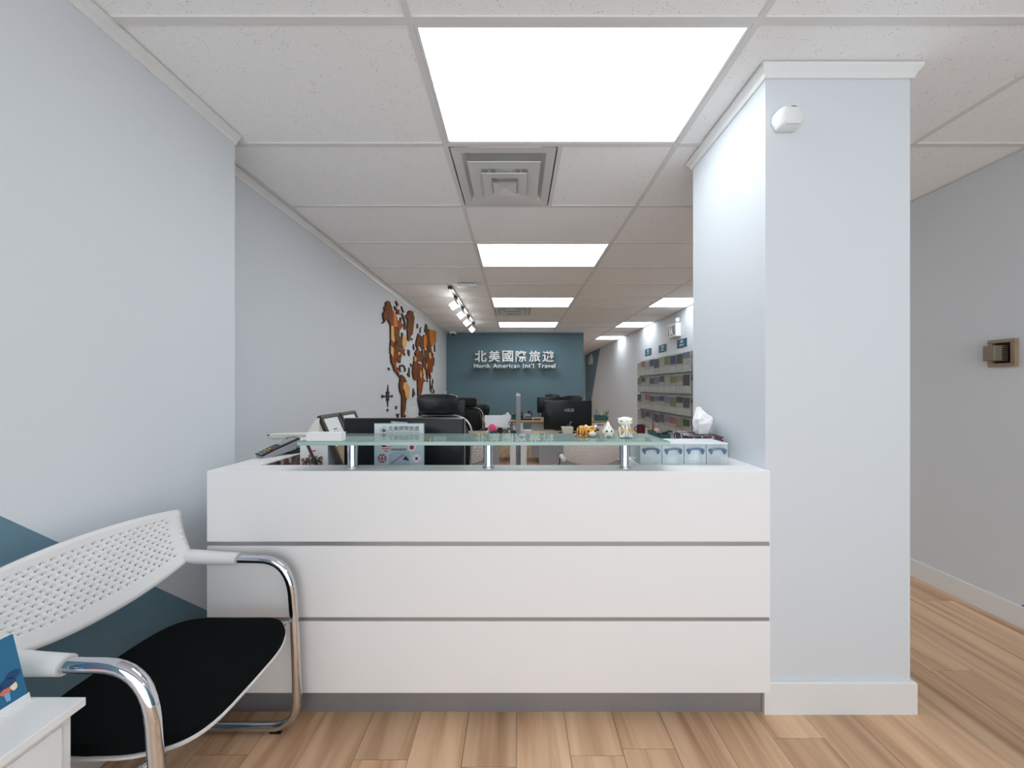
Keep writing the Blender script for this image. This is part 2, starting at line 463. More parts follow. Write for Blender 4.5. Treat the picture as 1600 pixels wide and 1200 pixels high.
def air_vent(x0, x1, k, label):
    y0, y1 = YG[k + 8], YG[k + 9]; cx, cy = (x0 + x1) / 2, (y0 + y1) / 2; h = 0.285
    t = thing('air_vent', label, 'air vent', (cx, cy, CEIL), group='square ceiling air diffusers')
    def sq(name, h0, z0, h1, z1, m=M_vent, cap=False, par=t):
        b = MB()
        for hh, zz in ((h0, z0), (h1, z1), (h1 - 0.004, z1 + 0.002), (h0 - 0.004, z0 + 0.004)):
            b.v += [(cx - hh, cy - hh, zz), (cx + hh, cy - hh, zz), (cx + hh, cy + hh, zz), (cx - hh, cy + hh, zz)]
        for i in range(4):
            i2 = (i + 1) % 4
            for j in range(4): b.f.append((i * 4 + j, i * 4 + (j + 1) % 4, i2 * 4 + (j + 1) % 4, i2 * 4 + j)); b.m.append(0)
        return b.build(name, m, par)
    def pan(name, h0, z0, h1, z1, m, th=0.003, par=t):   # square funnel: outer rim (h0, z0) to inner rim (h1, z1)
        b = MB()
        for hh, zz in ((h0, z0), (h1, z1), (h1, z1 + th), (h0, z0 + th)):
            b.v += [(cx - hh, cy - hh, zz), (cx + hh, cy - hh, zz), (cx + hh, cy + hh, zz), (cx - hh, cy + hh, zz)]
        for i in range(4):
            i2 = (i + 1) % 4
            for j in range(4): b.f.append((i * 4 + j, i * 4 + (j + 1) % 4, i2 * 4 + (j + 1) % 4, i2 * 4 + j)); b.m.append(0)
        return b.build(name, m, par)
    pan('frame', h, CEIL + 0.001, 0.236, CEIL + 0.006, M_vent)
    MB().box(cx - h, cx + h, cy - h, cy + h, CEIL + 0.0655, CEIL + 0.070).build('back_plate', M_vent, t)
    pan('throat', 0.2359, CEIL + 0.006, 0.205, CEIL + 0.062, M_vent)
    pan('cone', 0.206, CEIL - 0.022, 0.136, CEIL - 0.016, M_vent)
    pan('cone', 0.132, CEIL - 0.040, 0.078, CEIL - 0.034, M_vent)
    b = MB(); hh = 0.070; zz = CEIL - 0.054
    for dz in (0, 0.004):
        b.add([(cx - hh, cy - hh, zz + dz), (cx + hh, cy - hh, zz + dz), (cx + hh, cy + hh, zz + dz), (cx - hh, cy + hh, zz + dz), (cx, cy, zz + dz + 0.012)], [(0, 1, 4), (1, 2, 4), (2, 3, 4), (3, 0, 4)])
    b.build('centre_cap', M_vent, t)
    MB().lathe([(0.06, CEIL + 0.02), (0.075, CEIL + 0.064)], (cx, cy, 0), 24).build('collar', M_vent, t, smooth=True)
    for dx in (-0.10, 0.10): MB().box(cx + dx - 0.01, cx + dx + 0.01, cy - 0.004, cy + 0.004, CEIL - 0.03, CEIL + 0.065).build('bracket', M_vent, t)


air_vent(XG[2], 0.235, 0, 'square white air vent next to the nearest ceiling light')
air_vent(XG[2], 0.235, 6, 'small far air vent between the third and farthest centre lights')

# white flat box and detector on the ceiling, track light
t = thing('ceiling_speaker_box', 'white rectangular box fixed to the ceiling beside the track light', 'box', (X_(730, 4.2), 4.2, CEIL))
MB().rbox(-0.12, 0.12, -0.045, 0.045, -0.042, -0.012, 0.008, plane='xz').build('housing', M_trim, t, world=False, bevel=0.003)
MB().box(-0.115, 0.10, -0.035, 0.05, -0.012, 0).build('mounting_plate', M_greyp, t, world=False)

TY0, TY1, TX = 4.32, 6.70, -0.845
t = thing('track_light', 'ceiling track light with four lit square lamp heads near the wooden map', 'track light', (TX, 5.5, CEIL))
tr = MB().box(TX - 0.024, TX - 0.010, TY0, TY1, CEIL - 0.022, CEIL).box(TX + 0.010, TX + 0.024, TY0, TY1, CEIL - 0.022, CEIL).box(TX - 0.010, TX + 0.010, TY0, TY1, CEIL - 0.010, CEIL)
tr.build('track', [M_alu], t)
for yy in (TY0, TY1): MB().box(TX - 0.026, TX + 0.026, yy - 0.03, yy + 0.03, CEIL - 0.03, CEIL - 0.0).build('end_cap', M_ink, t, bevel=0.004)
for i, yy in enumerate((4.72, 5.34, 5.98, 6.66)):
    hx, hz = -0.875, CEIL - 0.145
    hd = MB().box(TX - 0.02, TX + 0.02, yy - 0.045, yy + 0.045, CEIL - 0.055, CEIL - 0.01)
    hd.tube([(TX, yy, CEIL - 0.05), (TX + 0.005, yy, CEIL - 0.09), (TX + 0.03, yy + 0.0, hz + 0.02)], 0.009, 8)
    h_ = hd.build('lamp_bracket', M_ink, t, bevel=0.003)
    n = Vector((-0.25, -0.8, -0.55)).normalized(); q = n.to_track_quat('Z', 'Y').to_matrix().to_4x4()
    Mx = Matrix.Translation((hx, yy, hz)) @ q @ Matrix.Rotation(R(24 + 4 * i), 4, 'Z')
    MB().obox(Mx, -0.046, 0.046, -0.046, 0.046, -0.015, 0.018).build('lamp_head', M_spotbody, h_, bevel=0.006)
    MB().obox(Mx, -0.042, 0.042, -0.042, 0.042, 0.0181, 0.021).build('lamp_lens', M_spot, h_)

t = thing('security_camera', 'small white ceiling camera in the left corner by the teal wall', 'camera', (X_(708, 7.75), 7.75, CEIL))
MB().box(-0.075, 0.075, -0.06, 0.06, -0.07, 0).build('housing', M_trim, t, world=False, bevel=0.015)
MB().ball((0, -0.02, -0.075), 0.045, 0.045, 0.03).build('lens_dome', M_black, t, world=False, smooth=True)

# motion detector on the pillar
t = thing('motion_detector', 'white rounded motion detector high on the front of the pillar', 'sensor', ((1225 - 807) * 1.36 / F, CY0, Z_(208, 1.36)))
b = MB()
pr = [(-0.034, 0.0), (0.034, 0.0), (0.047, 0.022), (0.049, 0.050), (0.040, 0.080), (-0.030, 0.082), (-0.045, 0.062), (-0.049, 0.035)]
N = len(pr)
lay = [(0.0, 1.0), (0.022, 0.99), (0.040, 0.88), (0.050, 0.62)]
for d, s_ in lay: b.v += [(p[0] * s_ * 1.12, -d, 0.041 + (p[1] - 0.041) * s_ - 0.06 * max(0, d - 0.03)) for p in pr]
for i in range(len(lay) - 1):
    for j in range(N): b.f.append((i * N + j, i * N + (j + 1) % N, (i + 1) * N + (j + 1) % N, (i + 1) * N + j)); b.m.append(0)
b.f.append(tuple((len(lay) - 1) * N + j for j in range(N))); b.m.append(0)
b.f.append(tuple(range(N))); b.m.append(0)
o = b.build('housing', M_trim, t, world=False, bevel=0.006, smooth=True)
MB().box(-0.006, 0.012, -0.046, -0.040, 0.070, 0.0725).build('indicator_lamp', M_ink, t, world=False)
MB().rbox(-0.024, 0.03, -0.047, -0.03, 0.004, 0.016, 0.005).build('lens_window', M_wplastic, t, world=False)

# wooden framed control on the right wall
t = thing('wall_intercom', 'small wood-framed black panel with a protruding metal unit on the right wall', 'wall panel', (XR, 1.89, 1.42))
M_fr = mat('weathered beige frame', (150, 130, 108), 0.5, var=0.15, scale=25)
f = MB(); y0, y1, z0, z1 = 1.842, 1.952, 1.415, 1.568; w = 0.02
for a in ((y0, y1, z0, z0 + w), (y0, y1, z1 - w, z1), (y0, y0 + w, z0 + w, z1 - w), (y1 - w, y1, z0 + w, z1 - w)): f.box(XR - 0.022, XR, *a)
f.build('frame', M_fr, t, bevel=0.003)
MB().box(XR - 0.006, XR, y0 + w, y1 - w, z0 + w, z1 - w).build('backing', M_dark, t)
MB().box(XR - 0.085, XR - 0.006, y0 + 0.036, y1 - 0.026, 1.447, 1.533).build('unit', mat('brushed bronze', (136, 124, 108), 0.4, metal=0.4, var=0.1), t, bevel=0.004)
g = MB()
for i in range(7): g.box(XR - 0.045, XR - 0.018, y0 + 0.0345, y0 + 0.0365, 1.452 + i * 0.0115, 1.458 + i * 0.0115)
g.build('grille', M_chrome, t)

# ------------------------------------------------------------------ reception desk
DX0, DX1, DY0 = -1.216, 0.997, 1.332
t = desk = thing('reception_desk', 'long white three-panel reception desk with a green glass shelf on chrome posts', 'reception desk', ((DX0 + DX1) / 2, 1.6, 0))
DT, DB = 0.971, 1.435
for (z0, z1) in ((0.099, 0.380), (0.396, 0.676), (0.693, DT)):
    MB().box(DX0, DX1, DY0, DY0 + 0.022, z0, z1).build('front_panel', M_desk, t, bevel=0.0012)
MB().box(DX0 + 0.002, DX1 - 0.002, DY0 + 0.004, DY0 + 0.020, 0.3802, 0.3958).build('groove_strip', M_alu, t)
MB().box(DX0 + 0.002, DX1 - 0.002, DY0 + 0.004, DY0 + 0.020, 0.6762, 0.6928).build('groove_strip', M_alu, t)
MB().box(DX0 + 0.02, DX1 - 0.012, 1.359, 1.372, 0.0, 0.098).build('kick_plate', M_steel, t)
MB().box(DX0, DX1, DY0 + 0.0225, DB - 0.02, 0.10, DT - 0.026).build('carcass', M_white, t)
MB().box(DX0, DX1, DY0 + 0.0225, DB, DT - 0.025, DT).build('ledge', M_desk, t, bevel=0.001)
MB().box(DX0, DX0 + 0.022, DB, 2.45, 0.0, DT - 0.001).build('side_panel', M_desk, t, bevel=0.001)
MB().box(DX0 + 0.023, -1.085, DB + 0.0005, 2.45, DT - 0.025, DT).build('ledge', M_desk, t, bevel=0.001)
MB().box(-1.107, -1.085, DB + 0.0005, 2.45, 0.77, DT - 0.026).build('inner_panel', M_desk, t)
MB().box(0.512, DX1, DB + 0.0005, 1.60, DT - 0.025, DT).box(0.80, DX1, 1.60, 1.90, DT - 0.025, DT).build('ledge', M_desk, t, bevel=0.001)
MB().box(0.80, DX1, 1.61, 1.90, 0.0, DT - 0.026).build('side_cabinet', M_desk, t)
MB().box(-1.19, 0.79, DB, 1.95, 0.735, 0.76).build('worktop', M_white, t)
MB().box(-1.19, -1.17, 1.95, 2.44, 0.0, 0.735).box(-1.19, -0.70, 1.951, 2.44, 0.735, 0.76).build('return_worktop', M_white, t)
GX0, GX1, GY0, GY1 = -0.835, 0.587, 1.29, 1.52
gs = MB().box(GX0, GX1, GY0 + 0.001, GY1, 1.078, 1.093).build('glass_shelf', M_glass, t, bevel=0.0012)
MB().box(GX0 + 0.001, GX1 - 0.001, GY0, GY0 + 0.001, 1.079, 1.092).build('polished_edge', M_glassedge, gs)
for px in (551, 763, 975.5):
    x = X_(px, 1.385)
    p = MB().lathe([(0.0195, DT + 0.004), (0.0195, 1.0765)], (x, 1.385, 0), 28).build('post', M_chrome, t, smooth=True)
    MB().lathe([(0.0235, DT), (0.0235, DT + 0.003), (0.021, DT + 0.006)], (x, 1.385, 0), 28).build('post_base', M_chrome, p, smooth=True)

# ------------------------------------------------------------------ perforated plastic chair
def perforated_back(name, fn, nu, nv, hu, hv, hr, m, parent, world=True, thick=0.006):
    """fn(u,v) -> point; nu x nv cells; holes in rows where hu0<u<hu1, hv0<v<hv1; every other row shifted half a cell"""
    V = {}; vs = []; fs = []
    def vid(u, v):
        key = (round(u, 5), round(v, 5))
        if key not in V: V[key] = len(vs); vs.append(fn(u, v))
        return V[key]
    for r in range(nv):
        v0, v1 = r / nv, (r + 1) / nv; vm = (v0 + v1) / 2; sh = 0.5 if r % 2 else 0.0
        c = -1 if sh else 0
        while c + sh < nu:
            u0, u1 = max(0, (c + sh) / nu), min(1, (c + sh + 1) / nu); um = (c + sh + 0.5) / nu
            if u1 - u0 < 1e-6: c += 1; continue
            full = (u1 - u0) > 0.9 / nu
            if full and hu[0] < um < hu[1] and hv[0](um) < vm < hv[1](um):
                oc = [(u0, v0), (um, v0), (u1, v0), (u1, v1), (um, v1), (u0, v1)]
                hc = []
                for k in range(8):
                    w = R(-135 + 45 * k + 22.5) ; hc.append((um + hr[0] * math.cos(w), vm + hr[1] * math.sin(w)))
                O = [vid(*p) for p in oc]; H = [vid(*p) for p in hc]
                # outer ring 6 points, inner 8 points
                fs += [(O[0], O[1], H[1], H[0]), (O[1], O[2], H[2], H[1]), (O[2], H[3], H[2]), (O[2], O[3], H[4], H[3]),
                       (O[3], H[5], H[4]) , (O[3], O[4], H[5]), (O[4], H[6], H[5]), (O[4], O[5], H[6]), (O[5], H[7], H[6]), (O[5], O[0], H[0], H[7])]
            else:
                if full: O = [vid(u0, v0), vid(um, v0), vid(u1, v0), vid(u1, v1), vid(um, v1), vid(u0, v1)]
                else: O = [vid(u0, v0), vid(u1, v0), vid(u1, v1), vid(u0, v1)]
                fs.append(tuple(O))
            c += 1
    b = MB(); b.add(vs, fs)
    o = b.build(name, m, parent, world=world, smooth=True)
    sm = o.modifiers.new('thickness', 'SOLIDIFY'); sm.thickness = thick; sm.offset = 0
    return o


def arc(p0, p1, p2, n=8):                   # quadratic bend
    p0, p1, p2 = Vector(p0), Vector(p1), Vector(p2)
    return [tuple((1 - t) ** 2 * p0 + 2 * t * (1 - t) * p1 + t * t * p2 for t in [i / n])[0] for i in range(n + 1)]


def arc(p0, p1, p2, n=8):
    p0, p1, p2 = Vector(p0), Vector(p1), Vector(p2); out = []
    for i in range(n + 1):
        t_ = i / n; out.append(tuple((1 - t_) ** 2 * p0 + 2 * t_ * (1 - t_) * p1 + t_ * t_ * p2))
    return out


def visitor_chair(name, label, loc, rz, nu=22, nv=17):
    """local frame: x across the width, sits facing -y ... built facing +x: back at x=0, front at x=+0.45, width along y"""
    t = thing(name, label, 'chair', loc, rz)
    hw = 0.245                               # half width between tubes
    def fn(u, v):
        y = (u - 0.5) * 2
        bot = 0.60 + 0.060 * abs(y) ** 2.2; top = 0.852 - 0.018 * abs(y) ** 2
        if abs(y) > 0.93: top -= 0.010 * ((abs(y) - 0.93) / 0.07) ** 2; 
        z = bot + (top - bot) * v
        halfw = 0.252 + 0.012 * v - 0.004 * (1 - v)
        x = 0.03 - 0.065 * v - 0.03 * (1 - y * y) + 0.012 * (2 * v - 1) ** 2
        return (x, y * halfw, z)
    perforated_back('backrest', fn, nu, nv, (0.07, 0.93), (lambda u: 0.16, lambda u: 0.86), (0.0058, 0.0135), M_wplastic, t, world=False, thick=0.009)
    for s in (-1, 1):
        y = s * hw
        path = [(0.16, y, 0.652)] + [(0.24, y, 0.651)] + arc((0.30, y, 0.650), (0.405, y, 0.648), (0.418, y, 0.52), 9) + [(0.425, y, 0.42), (0.432, y, 0.25)] \
            + arc((0.436, y, 0.14), (0.445, y, 0.018), (0.34, y, 0.017), 9) + [(0.10, y, 0.017), (0.0, y, 0.017)]
        MB().tube(path, 0.0155, 14).build('frame_tube', M_chrome, t, world=False, smooth=True)
        sl = MB().tube([(0.0, s * 0.252, 0.662), (0.03, y, 0.662), (0.07, y, 0.658), (0.14, y, 0.654), (0.215, y, 0.6515)], [0.016, 0.024, 0.0255, 0.0235, 0.0215], 16)
        sl.build('arm_sleeve', M_wplastic, t, world=False, smooth=True)
        for xx in (0.03, 0.36): MB().box(xx - 0.02, xx + 0.02, y - 0.012, y + 0.012, 0.0, 0.006).build('glide', M_black, t, world=False)
    MB().tube([(0.0, -hw, 0.017), (0.0, hw, 0.017)], 0.012, 12).build('cross_bar', M_chrome, t, world=False, smooth=True)
    MB().tube([(0.39, -hw, 0.408), (0.39, hw, 0.408)], 0.009, 10).build('cross_bar', M_chrome, t, world=False, smooth=True)
    # seat: rounded outline, domed cushion and white shell
    def outline(k, grow=0.0):
        out = []
        n = 56
        for i in range(n):
            w = 2 * math.pi * i / n; c, s_ = math.cos(w), math.sin(w); e = 0.5
            x = 0.235 + (0.225 + grow) * math.copysign(abs(c) ** e, c); y = (0.225 + grow) * math.copysign(abs(s_) ** e, s_)
            out.append((0.235 + (x - 0.235) * k, y * k))
        return out
    def dz(x, y): return 0.012 * math.sin((x / 0.47) * math.pi) * -1 + (-0.02 * max(0, (x - 0.36) / 0.1) ** 2) + 0.25 * max(0, abs(y) - 0.12) ** 2
    b = MB(); L = [(1.0, 0.425), (1.012, 0.437), (0.995, 0.452), (0.93, 0.462), (0.75, 0.467), (0.4, 0.469), (0.1, 0.469)]
    n = 56
    for k, z in L: b.v += [(x, y, z + dz(x, y)) for x, y in outline(k)]
    for i in range(len(L) - 1):
        for j in range(n): b.f.append((i * n + j, i * n + (j + 1) % n, (i + 1) * n + (j + 1) % n, (i + 1) * n + j)); b.m.append(0)
    b.f.append(tuple((len(L) - 1) * n + j for j in range(n))); b.m.append(0); b.f.append(tuple(range(n))); b.m.append(0)
    b.build('seat', M_fabric, t, world=False, smooth=True)
    b = MB(); L = [(0.6, 0.408), (1.005, 0.414), (1.022, 0.424), (1.0, 0.4249), (0.5, 0.4249)]
    for k, z in L: b.v += [(x, y, z + dz(x, y)) for x, y in outline(k)]
    for i in range(len(L) - 1):
        for j in range(n): b.f.append((i * n + j, i * n + (j + 1) % n, (i + 1) * n + (j + 1) % n, (i + 1) * n + j)); b.m.append(0)
    b.f.append(tuple((len(L) - 1) * n + j for j in range(n))); b.m.append(0); b.f.append(tuple(range(n))); b.m.append(0)
    b.build('seat_shell', M_wplastic, t, world=False, smooth=True)
    return t


visitor_chair('visitor_chair', 'white perforated-back visitor chair with black seat and chrome arms in the left foreground', (-1.265, 1.037, 0), 0)

# ------------------------------------------------------------------ side table and leaflet display, bottom left
TXR, TYF, TZ = -0.945, 0.745, 0.62
t = thing('side_table', 'white side table in the bottom left corner in front of the visitor chair', 'table', (-1.15, 0.55, 0))
MB().box(-1.42, TXR, 0.30, TYF, TZ - 0.018, TZ).build('table_top', M_white, t, bevel=0.0015)
MB().box(-1.40, TXR - 0.018, 0.32, TYF - 0.012, 0.06, TZ - 0.0185).build('cabinet_body', M_white, t, bevel=0.001)
MB().box(TXR - 0.0178, TXR - 0.012, 0.34, TYF - 0.03, 0.08, TZ - 0.035).build('door', M_white, t, bevel=0.001)
MB().box(-1.39, TXR - 0.03, 0.33, TYF - 0.03, 0, 0.06).build('plinth', M_white, t)

t = thing('leaflet_display', 'blue travel leaflet display with painted figures standing on the side table', 'leaflet', (-1.07, 0.66, TZ))
M_leaf = mat('blue printed leaflet', (36, 104, 142), 0.5, var=0.06, scale=10)
lean = Matrix.Translation((-1.055, 0, TZ)) @ Matrix.Rotation(R(-14), 4, 'Y')
MB().obox(lean, -0.004, 0, 0.52, 0.735, 0.018, 0.150).build('leaflet', M_leaf, t)
MB().obox(lean, -0.006, 0.001, 0.518, 0.737, 0.0, 0.018).build('holder_lip', M_paper, t)
MB().obox(lean, -0.0065, -0.0045, 0.518, 0.737, 0.0, 0.152).build('backing_card', M_paper, t)
MB().box(-1.12, -1.05, 0.518, 0.737, TZ, TZ + 0.003).build('foot', M_paper, t)
pm = [mat('printed coral', (226, 110, 90), 0.6), mat('printed cream', (238, 220, 190), 0.6), mat('printed light blue', (120, 170, 210), 0.6), mat('printed navy', (24, 66, 112), 0.6), mat('printed crimson', (186, 24, 60), 0.6)]
def leafpoly(pts, mi, nm):
    b = MB(); b.prism([tuple(lean @ Vector((0.0004 + mi * 0.0002, y, z))) for y, z in pts], (lean.to_3x3() @ Vector((0.0003, 0, 0))), 0); b.build(nm, pm[mi], t)
def blob(cy, cz, ry, rz, n=10): return [(cy + ry * math.cos(2 * math.pi * i / n) * (1 + 0.15 * math.sin(3 * i)), cz + rz * math.sin(2 * math.pi * i / n)) for i in range(n)]
leafpoly(blob(0.722, 0.071, 0.010, 0.008), 3, 'printed_tree'); leafpoly(blob(0.712, 0.060, 0.012, 0.009), 3, 'printed_tree'); leafpoly(blob(0.698, 0.056, 0.008, 0.007), 3, 'printed_tree')
leafpoly(blob(0.707, 0.046, 0.007, 0.008), 0, 'printed_figure'); leafpoly(blob(0.719, 0.048, 0.005, 0.009), 1, 'printed_figure'); leafpoly([(0.705, 0.026), (0.711, 0.024), (0.712, 0.042), (0.704, 0.042)], 2, 'printed_figure')
leafpoly([(0.60, 0.022), (0.690, 0.022), (0.686, 0.058), (0.60, 0.075)], 4, 'printed_patch')

# ------------------------------------------------------------------ left ledge: card reader, aeroplane, papers, frames
t = thing('card_reader', 'black and grey payment card reader on the left ledge of the reception desk', 'card reader', (-1.150, 1.660, DT), R(55))
Mx = Matrix.Translation((0, 0, 0.012)) @ Matrix.Rotation(R(-14), 4, 'Y')
prof = [(-0.092, 0.0), (0.085, -0.004), (0.098, 0.02), (0.085, 0.04), (-0.03, 0.028), (-0.092, 0.018)]
MB().prism([tuple(Mx @ Vector((x, -0.038, z))) for x, z in prof], tuple(Mx.to_3x3() @ Vector((0, 0.076, 0)))).build('body', mat('silver grey plastic', (140, 142, 146), 0.4), t, world=False, bevel=0.005)
prof = [(-0.09, 0.0185), (-0.03, 0.0285), (0.083, 0.0405), (0.083, 0.046), (-0.03, 0.036), (-0.094, 0.026)]
MB().prism([tuple(Mx @ Vector((x, -0.039, z))) for x, z in prof], tuple(Mx.to_3x3() @ Vector((0, 0.078, 0)))).build('top_cover', M_black, t, world=False, bevel=0.002)
My = Mx @ Matrix.Translation((0.03, 0, 0.0418)) @ Matrix.Rotation(R(-6), 4, 'Y')
MB().obox(My, -0.035, 0.04, -0.028, 0.028, 0.0, 0.003).build('screen', mat('grey lcd', (150, 152, 152), 0.2), t, world=False)
kk = Mx @ Matrix.Translation((-0.06, 0, 0.031)) @ Matrix.Rotation(R(-9), 4, 'Y')
kc = [M_greyp, M_red, M_yellow, mat('green key', (60, 150, 70), 0.5)]
for i in range(4):
    for j in range(3):
        mi = 0 if i else (1, 2, 3)[j]
        MB().obox(kk, 0.018 - i * 0.014 - 0.004, 0.018 - i * 0.014 + 0.004, (j - 1) * 0.020 - 0.007, (j - 1) * 0.020 + 0.007, 0, 0.0035).build('key', kc[mi] if mi else M_alu, t, world=False)
MB().box(0.02, 0.09, -0.036, 0.036, 0.0, 0.016).build('base', M_black, t, world=False, bevel=0.004)
MB().box(0.082, 0.096, -0.034, 0.02, 0.004, 0.028).build('red_trim', M_red, t, world=False, bevel=0.003)

# model aeroplane
t = thing('model_aeroplane', 'white model aeroplane with navy wings on the left ledge behind the card reader', 'model aeroplane', (-1.16, 1.87, DT))
YA = 1.87
xa0, xa1 = X_(417, YA), X_(512, YA); L_ = xa1 - xa0; za = Z_(682, YA)
pf = [(0.001, 0), (0.008, 0.006), (0.014, 0.02), (0.0175, 0.05), (0.018, 0.10), (0.018, 0.20), (0.014, 0.25), (0.006, L_ - 0.004), (0.002, L_)]
M_plane = mat('ivory painted model', (226, 228, 216), 0.35)
M_navy = mat('navy painted model', (22, 40, 92), 0.35)
b = MB()
for (r, h) in pf: pass
b.lathe(pf, (0, 0, 0), 20, 0, 'x')
b.v = [(v[0] + xa0, v[1] + YA, v[2] + za + 0.010 * min(1, max(0, v[0] / L_))) for v in b.v]
fu = b.build('fuselage', M_plane, t, smooth=True)
wn = MB()
for i in range(26): wn.box(xa0 + 0.05 + i * 0.007, xa0 + 0.053 + i * 0.007, YA - 0.0186, YA - 0.017, za + 0.007, za + 0.0095)
wn.build('windows', M_ink, fu)['kind'] = 'stuff'
MB().box(xa0 + 0.011, xa0 + 0.024, YA - 0.0155, YA - 0.006, za + 0.006, za + 0.011).build('cockpit_window', M_ink, fu)
zt = za + 0.022
MB().prism([(X_(480, YA), YA - 0.002, zt), (X_(494, YA), YA - 0.002, Z_(655, YA)), (X_(499, YA), YA - 0.002, Z_(653, YA)), (X_(498, YA), YA - 0.002, zt)], (0, 0.004, 0)).build('tail_fin', M_plane, t)
MB().prism([(xa0 + 0.11, YA, za - 0.006), (xa0 + 0.16, YA, za - 0.006), (xa0 + 0.215, YA - 0.105, za - 0.004), (xa0 + 0.175, YA - 0.105, za - 0.004)], (0, 0, 0.003)).build('wing', M_navy, t)
MB().prism([(xa0 + 0.11, YA, za - 0.006), (xa0 + 0.16, YA, za - 0.006), (xa0 + 0.205, YA + 0.13, za + 0.006), (xa0 + 0.19, YA + 0.13, za + 0.006)], (0, 0, 0.003)).build('wing', M_navy, t)
MB().prism([(xa1 - 0.05, YA - 0.045, za + 0.012), (xa1 - 0.03, YA - 0.045, za + 0.012), (xa1 - 0.012, YA, za + 0.012), (xa1 - 0.03, YA + 0.045, za + 0.012), (xa1 - 0.05, YA + 0.045, za + 0.012), (xa1 - 0.05, YA, za + 0.012)], (0, 0, 0.002)).build('tailplane', M_plane, t)
for s in (-1, 1): MB().lathe([(0.006, 0), (0.009, 0.008), (0.009, 0.028), (0.005, 0.036)], (xa0 + 0.12, YA + s * 0.05, za - 0.020), 14, 0, 'x').build('engine', M_navy, t, smooth=True)
MB().tube([(-1.15, YA, DT + 0.008), (-1.15, YA, za - 0.012)], 0.003, 8).lathe([(0.032, DT), (0.032, DT + 0.008)], (-1.15, YA, 0), 20).build('stand', M_chrome, t)

t = thing('white_card_box', 'low white card box on the left end of the glass shelf', 'box', (-0.751, 1.316, 1.093))
bx = MB().box(-0.805, -0.672, 1.297, 1.335, 1.093, 1.1225).build('box_body', M_paper, t, bevel=0.001)
MB().box(-0.806, -0.671, 1.296, 1.336, 1.1226, 1.1250).build('box_lid', M_paper, t)

# leaning certificate frames
for i, (ya, lb) in enumerate(((1.94, 'nearer dark wooden certificate frame leaning behind the model aeroplane'), (2.16, 'farther dark wooden certificate frame leaning beside the nearer one'))):
    t = thing('certificate_frame', lb, 'picture frame', (-1.0, ya + 0.1, 0.76), group='leaning certificate frames')
    Mx = Matrix.Translation((-0.955, ya, 0.762)) @ Matrix.Rotation(R(-24), 4, 'Y')
    w = 0.022; H = 0.414; wd = 0.206
    f = MB()
    for a in ((0, wd, 0, w), (0, wd, H - w, H), (0, w, w, H - w), (wd - w, wd, w, H - w)): f.obox(Mx, -0.022, 0, *a)
    f.build('frame', M_dkwood, t, bevel=0.003)
    MB().obox(Mx, -0.012, -0.008, w, wd - w, H * 0.52, H - w).build('certificate', M_paper, t)
    MB().obox(Mx, -0.012, -0.008, w, wd - w, w, H * 0.52).build('photograph', mat('sepia print', (150, 128, 98), 0.6, var=0.3, scale=25), t)
    MB().obox(Mx, -0.0078, -0.0074, 0.08, 0.13, H * 0.70, H * 0.705).obox(Mx, -0.0078, -0.0074, 0.07, 0.14, H * 0.73, H * 0.735).obox(Mx, -0.0078, -0.0074, 0.085, 0.125, H * 0.76, H * 0.775).build('certificate_text', M_ink, t)
    g = MB().obox(Mx, -0.0222, -0.0218, 0.002, wd - 0.002, 0.002, H - 0.002); g.build('backing', M_dkwood, t)

# printed sheets tucked behind the ledge
def speck(name, cols, scale=70):
    if name in MATS: return MATS[name]
    m = bpy.data.materials.new(name); m.use_nodes = True; MATS[name] = m
    nt = m.node_tree; b = nt.nodes['Principled BSDF']; b.inputs['Roughness'].default_value = 0.5
    tc = nt.nodes.new('ShaderNodeTexCoord'); v = nt.nodes.new('ShaderNodeTexVoronoi'); v.inputs['Scale'].default_value = scale
    nt.links.new(tc.outputs['Object'], v.inputs['Vector'])
    sp = nt.nodes.new('ShaderNodeSeparateColor'); nt.links.new(v.outputs['Color'], sp.inputs[0])
    cr = nt.nodes.new('ShaderNodeValToRGB'); cr.color_ramp.interpolation = 'CONSTANT'
    for i, c in enumerate(cols):
        e = cr.color_ramp.elements[i] if i < 2 else cr.color_ramp.elements.new(i / len(cols))
        e.position = i / len(cols); e.color = lin(c)
    nt.links.new(sp.outputs[0], cr.inputs[0]); nt.links.new(cr.outputs[0], b.inputs['Base Color'])
    return m


t = thing('photo_calendar', 'dark printed photo calendar against the inner side of the left ledge', 'calendar', (-1.07, 1.56, 0.76))
MB().box(-1.083, -1.078, 1.44, 1.69, 0.762, 0.966).build('photo_sheet', speck('dark city print', [(40, 36, 36), (110, 60, 52), (150, 146, 140), (72, 60, 56), (58, 50, 50), (92, 84, 80)], 60), t)
MB().box(-1.0775, -1.074, 1.44, 1.69, 0.762, 0.80).build('month_pad', M_paper, t)
t = thing('event_poster', 'white standing poster with a printed crowd behind the left end of the glass', 'poster', (X_(490, 1.56), 1.56, 0.76))
MB().box(X_(470, 1.56), X_(512.5, 1.56), 1.555, 1.560, 0.76, 1.07).build('sheet', M_paper, t)
b = MB()
for i in range(9):
    xa = X_(471.5 + i * 3.6, 1.555); hh = 0.03 + 0.025 * random.random()
    b.box(xa, xa + 0.011, 1.5535, 1.5548, 0.90, 0.94 + hh)
b.build('printed_crowd', speck('crowd print', [(60, 70, 84), (150, 60, 60), (220, 200, 180), (40, 40, 46), (70, 110, 80), (190, 120, 90)], 160), t)
MB().box(X_(488, 1.555), X_(493, 1.555), 1.5535, 1.5548, Z_(706, 1.555), Z_(703, 1.555)).build('printed_ribbon', M_pink, t)
MB().box(X_(472, 1.56), X_(510, 1.56), 1.560, 1.60, 0.76, 0.765).build('foot', M_acr, t)
